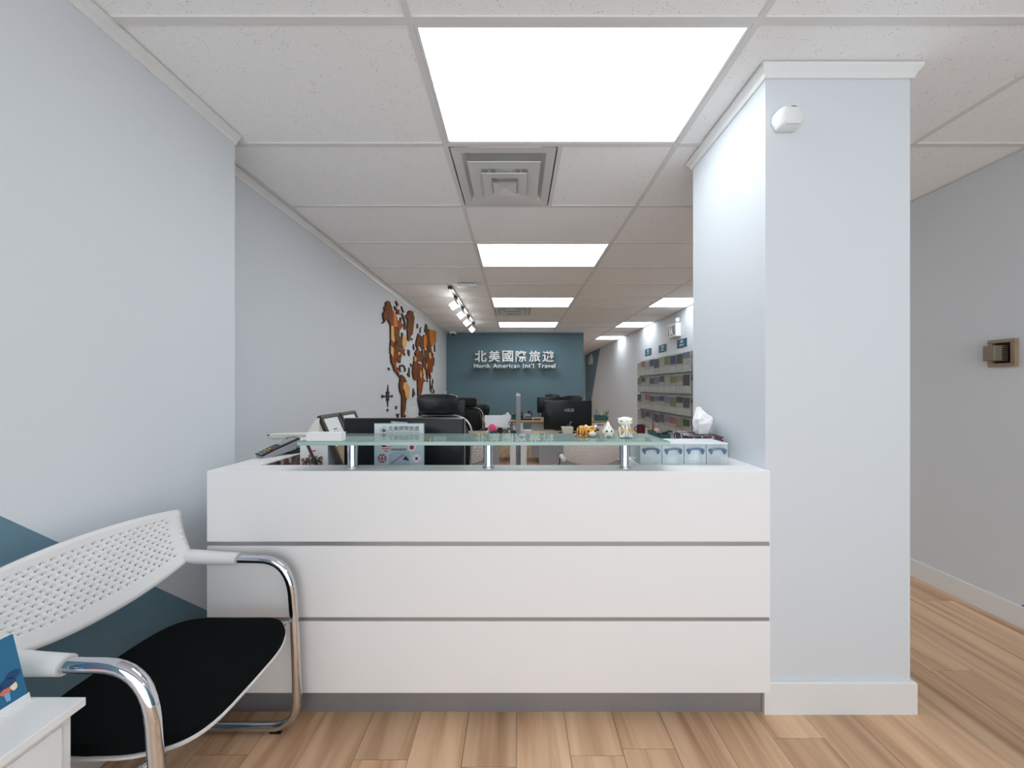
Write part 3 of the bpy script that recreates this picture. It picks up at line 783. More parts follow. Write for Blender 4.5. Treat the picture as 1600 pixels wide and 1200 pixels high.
# pen with cord
t = thing('signing_pen', 'black signing pen leaning in front of the white poster', 'pen', (X_(495, 1.5), 1.5, 0.76))
MB().tube([pt(481, 696, 1.50), pt(500, 740, 1.50), (X_(505, 1.5), 1.5, 0.765)], [0.006, 0.006, 0.004], 10).build('barrel', M_black, t, smooth=True)
MB().tube([pt(481, 698, 1.502), (X_(474, 1.52), 1.52, 1.055), (-1.0, 1.56, 1.045), (-1.075, 1.66, 1.0), (-1.095, 1.72, 0.992)], 0.0018, 6).build('cord', M_black, t, smooth=True)

# ------------------------------------------------------------------ visa sign holder behind the glass
YS = 1.535
t = thing('sign_holder', 'clear acrylic sign holder with a visa service poster behind the glass shelf', 'sign', (X_(623.5, YS), YS, 0.76))
x0, x1 = X_(585, YS), X_(662, YS)
M_poster = mat('pale blue poster paper', (188, 206, 214), 0.5, var=0.05, scale=12)
M_white2 = mat('bright poster white', (225, 232, 234), 0.5)
MB().box(x0, x1, YS, YS + 0.002, 0.79, Z_(662, YS)).build('poster', M_poster, t)
MB().box(x0 + 0.001, x1 - 0.001, YS - 0.0004, YS, Z_(691, YS), Z_(663, YS)).build('heading_band', M_white2, t)
MB().box(x0 - 0.003, x1 + 0.003, YS + 0.0025, YS + 0.005, 0.765, Z_(661, YS)).box(x0 - 0.003, x1 + 0.003, YS - 0.04, YS + 0.04, 0.76, 0.765).build('acrylic_holder', M_acr, t)
def put(mb, name, m, px, py, Y, par, dy=0.0):
    M = Matrix.Translation((X_(px, Y), Y - dy, Z_(py, Y))); return mb.xf(M).build(name, m, par)
put(text_mb('北美國際旅遊', width=48 * YS / F, bold=0.01), 'heading_text', M_ink, 631, 672.4, YS, t, 0.0008)
put(text_mb("North American International Travel", width=48 * YS / F), 'heading_subtext', M_ink, 631, 676.2, YS, t, 0.0008)
put(text_mb('美國簽證服務', width=25 * YS / F, bold=0.012), 'service_text', M_ink, 623.5, 704, YS, t, 0.0008)
# emblem: ring and leaf shape
b = MB(); cx, cz = X_(599.7, YS), Z_(672.5, YS); r0, r1 = 0.0165, 0.0185
for i in range(24):
    if i % 6 == 2: continue
    a0, a1 = R(15 * i), R(15 * i + 13)
    b.add([(cx + r0 * math.cos(a0), YS - 0.0008, cz + r0 * math.sin(a0)), (cx + r1 * math.cos(a0), YS - 0.0008, cz + r1 * math.sin(a0)), (cx + r1 * math.cos(a1), YS - 0.0008, cz + r1 * math.sin(a1)), (cx + r0 * math.cos(a1), YS - 0.0008, cz + r0 * math.sin(a1))], [(0, 1, 2, 3)])
lf = [(0, 0.013), (0.003, 0.006), (0.008, 0.008), (0.006, 0.002), (0.013, 0.0), (0.008, -0.004), (0.010, -0.008), (0.001, -0.007), (0.001, -0.012), (-0.001, -0.012), (-0.001, -0.007), (-0.010, -0.008), (-0.008, -0.004), (-0.013, 0), (-0.006, 0.002), (-0.008, 0.008), (-0.003, 0.006)]
b.add([(cx + p[0], YS - 0.0008, cz + p[1]) for p in lf], [tuple(range(len(lf)))])
b.build('emblem', mat('soft ink', (96, 106, 112), 0.7), t)


def disc(cx, cz, r, y, n=28): return [(cx + r * math.cos(2 * math.pi * i / n), y, cz + r * math.sin(2 * math.pi * i / n)) for i in range(n)]
def band(cx, cz, r, y, a, b_):            # horizontal slice of a disc between heights a and b
    pts = []; n = 5
    for i in range(n + 1):
        h = a + (b_ - a) * i / n; pts.append((cx + math.sqrt(max(0, r * r - h * h)), y, cz + h))
    for i in range(n, -1, -1):
        h = a + (b_ - a) * i / n; pts.append((cx - math.sqrt(max(0, r * r - h * h)), y, cz + h))
    return pts
FR, FW, FN = mat('flag red', (170, 36, 58), 0.6), mat('flag white', (236, 236, 238), 0.6), mat('flag navy', (30, 40, 84), 0.6)
# United States
cx, cz, r = X_(603.5, YS), Z_(698, YS), 0.0215; b = MB()
for i in range(9):
    a = -r * 0.98 + i * (2 * r * 0.98 / 9); b.add(band(cx, cz, r, YS - 0.0008, a, a + 2 * r * 0.98 / 9), [tuple(range(12))], i % 2)
b.add([(x if x < cx else cx, YS - 0.0010, z) for x, y, z in band(cx, cz, r, 0, 0.0, r * 0.98)], [tuple(range(12))], 2)
b.build('flag_roundel', [FR, FW, FN], t)
# Japan
cx, cz = X_(643.5, YS), Z_(699, YS); b = MB(); b.add(disc(cx, cz, 0.018, YS - 0.0008), [tuple(range(28))], 1); b.add(disc(cx, cz, 0.0105, YS - 0.0010), [tuple(range(28))], 0)
b.build('flag_roundel', [FR, FW, FN], t)
# United Kingdom
cx, cz, r = X_(597, YS), Z_(716.3, YS), 0.0205; b = MB(); b.add(disc(cx, cz, r, YS - 0.0008), [tuple(range(28))], 2)
def cross(w, ang, mi, y, rr):
    c, s_ = math.cos(ang), math.sin(ang)
    P = [(-rr, -w), (rr, -w), (rr, w), (-rr, w)]
    b.add([(cx + p[0] * c - p[1] * s_, y, cz + p[0] * s_ + p[1] * c) for p in P], [(0, 1, 2, 3)], mi)
for a in (45, 135): cross(0.0026, R(a), 1, YS - 0.0010, r * 0.98); cross(0.0010, R(a), 0, YS - 0.0012, r * 0.98)
for a in (0, 90): cross(0.0042, R(a), 1, YS - 0.0014, r * 0.96); cross(0.0027, R(a), 0, YS - 0.0016, r * 0.98)
b.build('flag_roundel', [FR, FW, FN], t)
# South Korea
cx, cz = X_(651, YS), Z_(716.3, YS); b = MB(); b.add(disc(cx, cz, 0.0185, YS - 0.0008), [tuple(range(28))], 1)
b.add([(x, YS - 0.001, max(z, cz)) for x, y, z in disc(cx, cz, 0.0066, 0)], [tuple(range(28))], 0); b.add([(x, YS - 0.001, min(z, cz)) for x, y, z in disc(cx, cz, 0.0066, 0)], [tuple(range(28))], 2)
for a in (40, 140, 220, 320):
    c, s_ = math.cos(R(a)), math.sin(R(a)); k = MB()
    for d in (0.0105, 0.0125): b.add([(cx + c * d + u * -s_ * 0.0028 + c * v, YS - 0.001, cz + s_ * d + u * c * 0.0028 + s_ * v) for u, v in ((-1, 0), (1, 0), (1, 0.0012), (-1, 0.0012))], [(0, 1, 2, 3)], 2)
b.build('flag_roundel', [FR, FW, FN], t)
# visa form drawing with stamp
b = MB().add([(X_(609, YS), YS - 0.0006, Z_(735, YS)), (X_(639, YS), YS - 0.0006, Z_(735, YS)), (X_(639, YS), YS - 0.0006, Z_(707, YS)), (X_(615, YS), YS - 0.0006, Z_(707, YS)), (X_(609, YS), YS - 0.0006, Z_(710, YS))], [(0, 1, 2, 3, 4)])
b.build('form_drawing', mat('form blue', (168, 190, 206), 0.6), t)
MB().tube([(X_(a, YS), YS - 0.0012, Z_(c, YS)) for a, c in ((609, 735), (609, 710), (615, 707), (637, 706), (639, 711), (639, 735))], 0.0004, 5).build('form_outline', M_ink, t)
MB().add([(X_(629, YS), YS - 0.0010, Z_(718, YS)), (X_(639, YS), YS - 0.0010, Z_(720, YS)), (X_(638, YS), YS - 0.0010, Z_(717, YS)), (X_(634, YS), YS - 0.0010, Z_(712, YS))], [(0, 1, 2, 3)]).build('stamp_drawing', FN, t)
s_ = text_mb('APPROVED', width=25 * YS / F, bold=0.01)
s_.xf(Matrix.Translation((X_(622, YS), YS - 0.0012, Z_(719, YS))) @ Matrix.Rotation(R(-36), 4, 'Y')).build('stamp_text', FR, t)

# ------------------------------------------------------------------ monitors
def monitor(name, label, xc, yb, w, z0, z1, desk_z, m=M_gloss, logo=None, dark_side=True, group=None):
    """back towards the camera; yb = depth of the rear face"""
    t = thing(name, label, 'monitor', (xc, yb + 0.06, desk_z), group=group)
    h = z1 - z0
    b = MB()
    # rear shell: bulged frustum
    x0, x1 = xc - w / 2, xc + w / 2
    lay = [(0.0, yb + 0.04, 0), (0.004, yb + 0.022, 0), (0.05, yb + 0.006, 0), (0.10, yb, 0)]
    for ins, y, _ in lay: b.v += [(x0 + ins, y, z0 + ins * 0.8), (x1 - ins, y, z0 + ins * 0.8), (x1 - ins, y, z1 - ins * 0.6), (x0 + ins, y, z1 - ins * 0.6)]
    for i in range(3):
        for j in range(4): b.f.append((i * 4 + j, i * 4 + (j + 1) % 4, (i + 1) * 4 + (j + 1) % 4, (i + 1) * 4 + j)); b.m.append(0)
    b.f.append((12, 13, 14, 15)); b.m.append(0); b.f.append((0, 1, 2, 3)); b.m.append(0)
    b.build('shell', m, t, bevel=0.006, smooth=True)
    MB().box(x0, x1, yb + 0.0405, yb + 0.052, z0, z1).build('bezel', M_alu if logo is None and group is None else M_black, t, bevel=0.001)
    MB().box(x0 + 0.012, x1 - 0.012, yb + 0.0521, yb + 0.054, z0 + 0.015, z1 - 0.012).build('screen', M_dark, t)
    st = MB().box(xc - 0.03, xc + 0.03, yb + 0.0, yb + 0.03, desk_z + 0.012, z0 + 0.08).build('stand_neck', M_black, t, bevel=0.003)
    MB().lathe([(0.11, desk_z), (0.11, desk_z + 0.006), (0.04, desk_z + 0.014)], (xc, yb + 0.03, 0), 28, sx=1.1, sy=0.8).build('stand_base', M_black, t, smooth=True)
    if logo:
        lg = text_mb(logo, width=w * 0.20, depth=0.01, bold=0.008)
        lg.xf(Matrix.Translation((xc + 0.01, yb - 0.0012, z1 - h * 0.37))).build('logo', M_alu, t)
    return t


mo = monitor('monitor', 'wide black monitor with its back to the counter behind the visa sign', X_(628.5, 1.72), 1.72, 190 * 1.74 / F, 0.80, 1.30 - 48.5 * 1.74 / F, 0.76)
t = thing('paper_tab', 'small grey paper note sticking up behind the visa sign', 'note', (X_(624, 1.60), 1.60, 0.76))
MB().prism([pt(611, 658, 1.60), pt(637, 660, 1.60), pt(637, 690, 1.60), pt(611, 690, 1.60)], (0, 0.001, 0)).build('note_sheet', mat('grey printed note', (178, 184, 188), 0.7, var=0.2, scale=90), t)
MB().box(X_(622, 1.6), X_(626, 1.6), 1.6015, 1.6035, 0.76, Z_(688, 1.6)).box(X_(616, 1.6), X_(632, 1.6), 1.59, 1.615, 0.76, 0.764).build('note_stand', M_acr, t)

monitor('monitor', 'black monitor on the left desk partly hidden by the nearest office chair', -0.92, 4.15, 0.58, 0.80, Z_(626.5, 4.15), 0.73, group='monitors on the back office desks')
monitor('monitor', 'large black branded monitor on the right desk above the white cup', X_(886.5, 4.27), 4.20, 75 * 4.25 / F, Z_(671.5, 4.22), Z_(626, 4.24), 0.73, logo='ASUS', group='monitors on the back office desks')
monitor('monitor', 'farther black monitor partly hidden behind the large branded monitor', X_(839, 6.0) + 0.28, 5.92, 0.56, Z_(645, 6.0), Z_(620, 6.0), 0.73, group='monitors on the back office desks')

# ------------------------------------------------------------------ office chairs (facing the camera)
def office_chair(label, loc, rz, head=True, top=1.25, hz=None, mesh_back=False):
    t = thing('office_chair', label, 'office chair', loc, rz, 'black office chairs')
    def slab(name, w0, w1, z0, z1, yc, th, bulge, m, par=t, e=3.2):
        """superelliptic cushion"""
        b = MB(); V0 = []
        cx, cz = 0, (z0 + z1) / 2; hz_ = (z1 - z0) / 2
        rings = [(0.2, 1.0), (0.55, 0.95), (0.8, 0.8), (0.94, 0.5), (1.0, 0.0), (0.94, -0.5), (0.8, -0.8), (0.55, -0.95), (0.2, -1.0)]
        n = 36
        for k, s in rings:
            for i in range(n):
                w = 2 * math.pi * i / n; c, sn = math.cos(w), math.sin(w)
                zz = math.copysign(abs(sn) ** (2 / e), sn); xx = math.copysign(abs(c) ** (2 / e), c)
                hw = (w0 + (w1 - w0) * (zz + 1) / 2) / 2
                x = xx * hw * k; z = cz + zz * hz_ * k
                b.v.append((x, yc - s * th / 2 - bulge * (x / max(w0, w1) * 2) ** 2, z))
        for i in range(len(rings) - 1):
            for j in range(n): b.f.append((i * n + j, i * n + (j + 1) % n, (i + 1) * n + (j + 1) % n, (i + 1) * n + j)); b.m.append(0)
        b.f.append(tuple(range(n))); b.m.append(0); b.f.append(tuple((len(rings) - 1) * n + j for j in range(n))); b.m.append(0)
        return b.build(name, m, par, world=False, smooth=True)
    bt = top - 0.165 if head else top
    if head:
        slab('headrest', 0.275, 0.325, top - 0.158, top, 0.22, 0.075, 0.045, M_leather, e=4.6)
        MB().tube([(0, 0.26, top - 0.10), (0, 0.29, top - 0.17), (0, 0.28, top - 0.30)], 0.013, 10).build('headrest_stem', M_black, t, world=False, smooth=True)
    bk = slab('backrest', 0.44, 0.60 if mesh_back else 0.50, bt - 0.62 if head else bt - 0.5, bt, 0.24, 0.06, 0.06, M_leather, e=3.2 if head else 6)
    pth = []
    for i in range(29):
        w = R(-200 + 220 * i / 28 + 180); pass
    pth = [(-0.235, 0.19, bt - 0.35)] + arc((-0.25, 0.19, bt - 0.16), (-0.25, 0.22, bt + 0.005), (-0.08, 0.245, bt + 0.004), 8) + arc((0.08, 0.245, bt + 0.004), (0.25, 0.22, bt + 0.005), (0.25, 0.19, bt - 0.16), 8) + [(0.235, 0.19, bt - 0.35)]
    if not mesh_back: MB().tube(pth, 0.007, 8).build('back_trim', M_alu, bk, world=False, smooth=True)
    MB().rbox(-0.25, 0.25, -0.24, 0.24, 0.44, 0.52, 0.06, plane='xy').build('seat', M_leather, t, world=False, bevel=0.02, smooth=True)
    MB().box(-0.03, 0.03, 0.20, 0.29, 0.42, bt - 0.35).box(-0.1, 0.1, -0.1, 0.28, 0.40, 0.438).build('back_support', M_black, t, world=False, bevel=0.006)
    for s in (-1, 1):
        MB().tube([(s * 0.27, 0.12, 0.43), (s * 0.29, 0.12, 0.55), (s * 0.29, 0.05, 0.66)], 0.013, 8).rbox(s * 0.29 - 0.035, s * 0.29 + 0.035, -0.13, 0.12, 0.66, 0.685, 0.02, plane='xy').build('armrest', M_black, t, world=False, smooth=True)
    MB().tube([(0, 0, 0.10), (0, 0, 0.40)], 0.025, 14).build('gas_column', M_chrome, t, world=False, smooth=True)
    for k in range(5):
        a = R(90 + 72 * k); c, s = math.cos(a), math.sin(a)
        lg = MB().tube([(0.02 * c, 0.02 * s, 0.11), (0.29 * c, 0.29 * s, 0.075)], [0.024, 0.014], 8).build('leg', M_black, t, world=False, smooth=True)
        MB().lathe([(0.028, -0.02), (0.028, 0.02)], (0.29 * c, 0.29 * s, 0.029), 14, 0, 'y').build('caster', M_black, lg, world=False, smooth=True)
    return t


office_chair('nearest black leather office chair with headrest behind the reception monitor', (X_(680, 2.4), 2.30, 0), 0, top=1.30 - 11 * 2.42 / F + 0.0)
office_chair('second black office chair with headrest beyond the left desk', (X_(727, 5.2), 5.05, 0), R(-8), top=1.30 - 16 * 5.2 / F)
office_chair('low-backed black mesh office chair in front of the teal wall at left', (X_(745, 7.0), 6.85, 0), R(6), head=False, top=1.30 - 27 * 7.0 / F, mesh_back=True)
office_chair('farthest black office chair showing over the farther monitor', (X_(863.5, 7.2), 7.05, 0), 0, top=1.30 - 10.5 * 7.25 / F)
office_chair('black office chair showing just above the large branded monitor', (X_(896.5, 5.2), 5.05, 0), R(5), top=1.30 - 13 * 5.2 / F)

# ------------------------------------------------------------------ back office desks
def office_desk(label, x0, x1, y0, y1, panels, legs, H=0.73):
    t = thing('office_desk', label, 'desk', ((x0 + x1) / 2, (y0 + y1) / 2, 0), group='oak-topped office desks')
    MB().box(x0, x1, y0, y1, H - 0.028, H).build('desk_top', M_tan, t, bevel=0.002)
    for (a, b_) in panels: MB().box(a, b_, y0 + 0.03, y0 + 0.048, 0.12, H - 0.0285).build('modesty_panel', M_greyp, t)
    for (a, b_) in legs: MB().box(a, b_, y0 + 0.01, y1 - 0.02, 0, H - 0.0285).build('leg_panel', M_white, t, bevel=0.002)
    return t


YA0, YA1 = 3.64, 4.44
office_desk('nearer left oak-topped desk beyond the reception area', -1.60, -0.005, YA0, YA1, [(-1.55, X_(780, 3.7))], [(-1.60, -1.57), (-0.068, -0.005)])
office_desk('nearer right oak-topped desk under the branded monitor', 0.045, 1.76, YA0, YA1, [(X_(842, 3.7), 1.70)], [(0.045, 0.11), (1.70, 1.73)])
office_desk('farther left oak-topped desk near the teal wall', -1.60, -0.01, 5.70, 6.45, [(-1.5, -0.55)], [(-1.60, -1.57), (-0.06, -0.01)])
d = office_desk('farther right oak-topped desk near the teal wall', 0.06, 1.58, 5.70, 6.45, [(0.25, 1.1)], [(0.06, 0.11)])
c = MB().box(1.20, 1.56, 5.715, 6.43, 0.02, 0.70).build('drawer_unit', M_white, d, bevel=0.002)
for i in range(3):
    dr = MB().box(1.205, 1.555, 5.70, 5.714, 0.04 + i * 0.22, 0.25 + i * 0.22).build('drawer', M_white, d, bevel=0.002)
    MB().box(1.30, 1.46, 5.693, 5.6995, 0.222 + i * 0.22, 0.236 + i * 0.22).build('handle', M_ink, dr)
# dividers
for (y0, y1, z, lb) in ((3.75, 4.42, 1.205, 'nearer grey desk divider with metal end post'), (5.80, 6.44, 1.185, 'farther grey desk divider, seen just beyond the nearer one')):
    t = thing('desk_divider', lb, 'divider', (0.02, (y0 + y1) / 2, 0), group='grey desk dividers')
    MB().box(0.008, 0.032, y0 + 0.05, y1, 0.02, z - 0.02).build('panel', M_greyp, t)
    MB().box(-0.004, 0.044, y0, y0 + 0.05, 0.0, z).build('end_post', mat('grey metal', (140, 143, 147), 0.45, var=0.02), t, bevel=0.003)
    MB().box(-0.005, 0.045, y0 - 0.001, y0 + 0.051, z, z + 0.012).build('post_cap', M_white, t, bevel=0.003)

# second perforated chair in front of the right desk, seen from behind
cpy = 3.12
visitor_chair('visitor_chair', 'white perforated-back chair seen under the glass shelf beyond the counter', (X_(925, 3.0), 2.98, 0), R(90), nu=16, nv=13)
visitor_chair('visitor_chair', 'white visitor chair mostly hidden behind the nearest office chair', (X_(716, 3.0), 2.98, 0), R(90), nu=12, nv=9)

# desk things
DZ = 0.73
t = thing('white_laptop', 'white laptop lid facing away on the nearer left desk', 'laptop', (X_(778, 4.2), 4.2, DZ))
MB().prism([pt(758, 668, 4.20), pt(797, 668, 4.20), pt(799, 649, 4.27), pt(757, 649, 4.27)][::-1], (0, 0.008, 0.001)).build('lid', mat('white matte lid', (214, 218, 222), 0.4), t, bevel=0.002)
MB().prism([(X_(758, 4.20), 4.20, DZ), (X_(797, 4.20), 4.20, DZ), (X_(797, 4.20) - 0.01, 4.40, DZ), (X_(758, 4.20) + 0.01, 4.40, DZ)], (0, 0, 0.014)).build('base', M_wplastic, t)
MB().box(X_(762, 4.20), X_(793, 4.20), 4.198, 4.21, DZ + 0.014, Z_(667, 4.20)).build('hinge', M_wplastic, t)
def lump(name, label, cat, px, py, Y, w, h, m, n=14, zb=None):
    zb = DZ if zb is None else zb
    return tag(MB().ball((X_(px, Y), Y, zb + h / 2), w / 2, w / 2, h / 2, n).build(name, m, smooth=True), label, cat)
t = thing('tape_dispenser', 'pink round tape dispenser in front of the white laptop', 'tape dispenser', (X_(771, 4.15), 4.15, DZ))
MB().lathe([(0.035, -0.02), (0.045, -0.015), (0.045, 0.015), (0.035, 0.02)], (X_(769, 4.15), 4.15, DZ + 0.075), 20, 0, 'y').build('reel', M_pink, t, smooth=True)
MB().ball((X_(774.5, 4.15), 4.16, DZ + 0.068), 0.04, 0.025, 0.042, 16).build('housing', M_blush, t, smooth=True)
MB().box(X_(766, 4.15), X_(777, 4.15), 4.12, 4.18, DZ, DZ + 0.035).build('base', M_tealp, t, bevel=0.003)
t = thing('black_tape_reel', 'small black desk reel right of the pink tape dispenser', 'tape dispenser', (X_(781.5, 4.12), 4.12, DZ))
MB().lathe([(0.012, -0.018), (0.036, -0.018), (0.036, 0.018), (0.012, 0.018)], (X_(781.5, 4.12), 4.12, DZ + 0.047), 20, 0, 'y').build('reel', M_black, t, smooth=True)
MB().box(X_(779, 4.12), X_(785, 4.12), 4.09, 4.15, DZ, DZ + 0.012).build('base', M_black, t)


def holder(name, label, px, Y, w, h, m, items, cat='pen holder', zb=None, dep=None):
    zb = DZ if zb is None else zb; dep = dep or w
    x = X_(px, Y); t = thing(name, label, cat, (x, Y, zb))
    a = 0.003; b = MB().box(-w / 2, w / 2, -dep / 2, dep / 2, 0, a)
    b.box(-w / 2, w / 2, -dep / 2, -dep / 2 + a, a, h).box(-w / 2, w / 2, dep / 2 - a, dep / 2, a, h).box(-w / 2, -w / 2 + a, -dep / 2 + a, dep / 2 - a, a, h).box(w / 2 - a, w / 2, -dep / 2 + a, dep / 2 - a, a, h)
    b.build('cup', m, t, world=False)
    for i, (dx, hh, mm, tilt) in enumerate(items):
        o = MB().tube([(x + dx, Y, zb + 0.004), (x + dx + tilt, Y + 0.004, zb + hh)], 0.0042, 7).build('pen', mm)
        tag(o, f'{mm.name.split()[0]} pen, {("leftmost", "second", "third", "fourth")[i]} in the ' + ' '.join(label.split()[:8]), 'pen')
    return t


holder('pen_holder', 'brown square pen holder beside the black reel', 790.5, 4.12, 0.066, 0.058, mat('brown cardboard', (120, 104, 78), 0.6), [])
holder('pen_holder', 'teal pen holder beside the desk divider', 802, 4.12, 0.072, 0.045, M_tealp, [])
t = thing('scissors', 'red-handled scissors standing in the teal pen holder', 'scissors', (X_(800, 4.12), 4.12, DZ + 0.004))
for px in (797, 803):
    x = X_(px, 4.12); MB().tube([(x + 0.017 * math.cos(R(36 * i)), 4.12, DZ + 0.13 + 0.024 * math.sin(R(36 * i))) for i in range(10)], 0.0045, 6, closed=True).build('handle', mat('maroon plastic', (120, 32, 44), 0.4), t, smooth=True)
MB().tube([(X_(800, 4.12), 4.12, DZ + 0.004), (X_(800, 4.12), 4.12, DZ + 0.11)], 0.004, 6).build('blade', M_chrome, t)
tag(MB().tube([(X_(805, 4.13), 4.13, DZ + 0.004), (X_(806.5, 4.13), 4.14, DZ + 0.15)], [0.012, 0.016], 10).build('paper_roll', M_paper), 'white paper roll standing in the teal pen holder beside the scissors', 'paper roll')
tag(MB().box(X_(815, 4.12), X_(830.5, 4.12), 4.09, 4.16, DZ, DZ + 0.052).build('note_box', mat('pale lilac card', (214, 208, 222), 0.6), bevel=0.002), 'small pale lilac box right of the desk divider', 'box')
# tapered white cup with pens, on the near desk
t = thing('white_cup', 'tapered white cup in front of the branded monitor', 'cup', (X_(886.5, 4.0), 4.02, DZ))
MB().add([(-0.048, -0.048, 0), (0.048, -0.048, 0), (0.048, 0.048, 0), (-0.048, 0.048, 0), (-0.066, -0.066, 0.10), (0.066, -0.066, 0.10), (0.066, 0.066, 0.10), (-0.066, 0.066, 0.10), (-0.060, -0.060, 0.10), (0.060, -0.060, 0.10), (0.060, 0.060, 0.10), (-0.060, 0.060, 0.10), (-0.043, -0.043, 0.006), (0.043, -0.043, 0.006), (0.043, 0.043, 0.006), (-0.043, 0.043, 0.006)],
         [(3, 2, 1, 0), (0, 1, 5, 4), (1, 2, 6, 5), (2, 3, 7, 6), (3, 0, 4, 7), (4, 5, 9, 8), (5, 6, 10, 9), (6, 7, 11, 10), (7, 4, 8, 11), (8, 9, 13, 12), (9, 10, 14, 13), (10, 11, 15, 14), (11, 8, 12, 15), (12, 13, 14, 15)]).build('cup_body', mat('cream ceramic', (222, 222, 212), 0.5), t, world=False)
xx = X_(886.5, 4.02)
tag(MB().tube([(xx - 0.02, 4.02, DZ + 0.01), (xx + 0.04, 4.03, DZ + 0.15)], 0.003, 6).ball((xx + 0.042, 4.03, DZ + 0.155), 0.009, n=8).build('stirrer', M_alu), 'thin silver stirrer with round tip in the white cup', 'stirrer')
tag(MB().tube([(xx + 0.0, 4.00, DZ + 0.01), (xx - 0.03, 3.99, DZ + 0.12)], 0.003, 6).build('thin_pen', M_black), 'thin black pen in the white cup', 'pen')
# mug
M_mug = mat('maroon plaid ceramic', (84, 30, 48), 0.35, var=0.5, scale=60)
t = thing('plaid_mug', 'maroon plaid mug on the nearer right desk beyond the figurines', 'mug', (X_(1001.5, 4.12), 4.12, DZ))
MB().lathe([(0.045, 0), (0.050, 0.01), (0.050, 0.115), (0.045, 0.115), (0.044, 0.01)], (0, 0, 0), 24).build('mug_body', M_mug, t, world=False, smooth=True)
MB().tube([(-0.048, 0, 0.095), (-0.075, 0, 0.085), (-0.078, 0, 0.05), (-0.048, 0, 0.03)], 0.006, 8).build('handle', M_mug, t, world=False, smooth=True)
# teal organiser
holder('desk_organiser', 'tall teal desk organiser right of the plaid mug', 1020, 3.72, 0.085, 0.10, M_tealp, [(-0.025, 0.15, M_yellow, 0.0), (-0.005, 0.235, M_black, 0.012), (0.022, 0.16, M_red, 0.0), (0.030, 0.15, M_blush, 0.004)], 'organiser')
holder('desk_organiser', 'low teal desk organiser below the phone stand, right of the tall one', 1035.5, 3.70, 0.12, 0.062, M_tealp, [], 'organiser')
t = thing('pink_puff', 'round pale pink puff lying on the low teal organiser', 'ornament', (X_(1030, 3.64), 3.70, DZ + 0.062))
MB().ball((0, 0, 0.032), 0.036, 0.03, 0.032).build('puff', M_blush, t, world=False, smooth=True)
t = thing('mobile_phone', 'dark mobile phone lying tilted over the low teal organiser', 'phone', (X_(1038, 3.70), 3.71, DZ + 0.063))
MB().rbox(-0.005, 0.085, -0.03, 0.03, 0.002, 0.012, 0.004).xf(Matrix.Rotation(R(-14), 4, 'Y')).build('case', M_gloss, t, world=False)
MB().rbox(0.0, 0.08, -0.026, 0.026, 0.0125, 0.0135, 0.004, plane='xy').xf(Matrix.Rotation(R(-14), 4, 'Y')).build('screen', M_dark, t, world=False)

# far desk items
DB_ = 0.73
t = thing('desk_phone', 'black desk phone on the farther desk right of the divider', 'phone', (X_(823, 5.95), 5.95, DB_))
MB().prism([(-0.10, -0.09, 0), (-0.10, 0.09, 0), (-0.10, 0.09, 0.10), (-0.10, -0.09, 0.03)], (0.19, 0, 0)).build('body', M_black, t, world=False, bevel=0.008)
MB().tube([(-0.085, -0.07, 0.05), (-0.075, -0.03, 0.10), (-0.075, 0.05, 0.14), (-0.08, 0.085, 0.12)], [0.02, 0.014, 0.014, 0.022], 10).build('handset', M_black, t, world=False, smooth=True)
MB().box(-0.03, 0.07, -0.02, 0.05, 0.055, 0.10).xf(Matrix.Translation((0, 0, 0.0))).build('display', M_greyp, t, world=False, bevel=0.003)
MB().tube([(0.07, 0.02, 0.06), (0.02, 0.03, 0.15), (0.06, 0.03, 0.155), (0.10, 0.0, 0.08)], 0.016, 8).build('cradle', M_black, t, world=False, smooth=True)
tag(MB().box(X_(833, 5.9), X_(845, 5.9), 5.86, 5.96, DB_, DB_ + 0.02).build('stapler', M_black, bevel=0.006), 'flat black stapler right of the desk phone', 'stapler')
t = thing('white_teapot', 'small white rounded pot on the farther left desk', 'pot', (X_(793, 6.1), 6.1, DB_))
MB().lathe([(0.03, 0), (0.048, 0.02), (0.05, 0.06), (0.03, 0.10), (0.012, 0.115)], (0, 0, 0), 18).build('pot_body', M_wplastic, t, world=False, smooth=True)
MB().tube([(-0.04, 0, 0.05), (-0.075, 0, 0.08)], [0.012, 0.006], 8).build('spout', M_wplastic, t, world=False, smooth=True)
holder('desk_organiser', 'teal organiser on the farther left desk beside the divider', 802, 6.05, 0.085, 0.085, M_tealp, [(0.0, 0.12, M_yellow, -0.02)], 'organiser')
holder('desk_organiser', 'teal organiser with pens on the farther right desk', 938, 5.80, 0.20, 0.09, M_tealp, [(-0.06, 0.19, M_black, -0.01), (-0.02, 0.14, M_signblue, 0.0), (0.02, 0.15, M_white, 0.01), (0.05, 0.13, M_tealp, 0.01)], 'organiser', dep=0.12)
t = thing('small_plant', 'small pale green plant at the right end of the teal organiser', 'plant', (X_(947.5, 5.90), 5.90, DB_))
b = MB()
for i in range(7):
    a = R(i * 51); b.prism([(0, 0, 0.05), (0.03 * math.cos(a) - 0.012 * math.sin(a), 0.03 * math.sin(a), 0.11), (0.06 * math.cos(a), 0.06 * math.sin(a), 0.18), (0.03 * math.cos(a) + 0.012 * math.sin(a), 0.03 * math.sin(a), 0.12)], (0.002, 0.002, 0))
b.build('foliage', M_green, t, world=False)
MB().lathe([(0.025, 0), (0.035, 0.06), (0.032, 0.06)], (0, 0, 0), 14).build('pot', M_tealp, t, world=False, smooth=True)
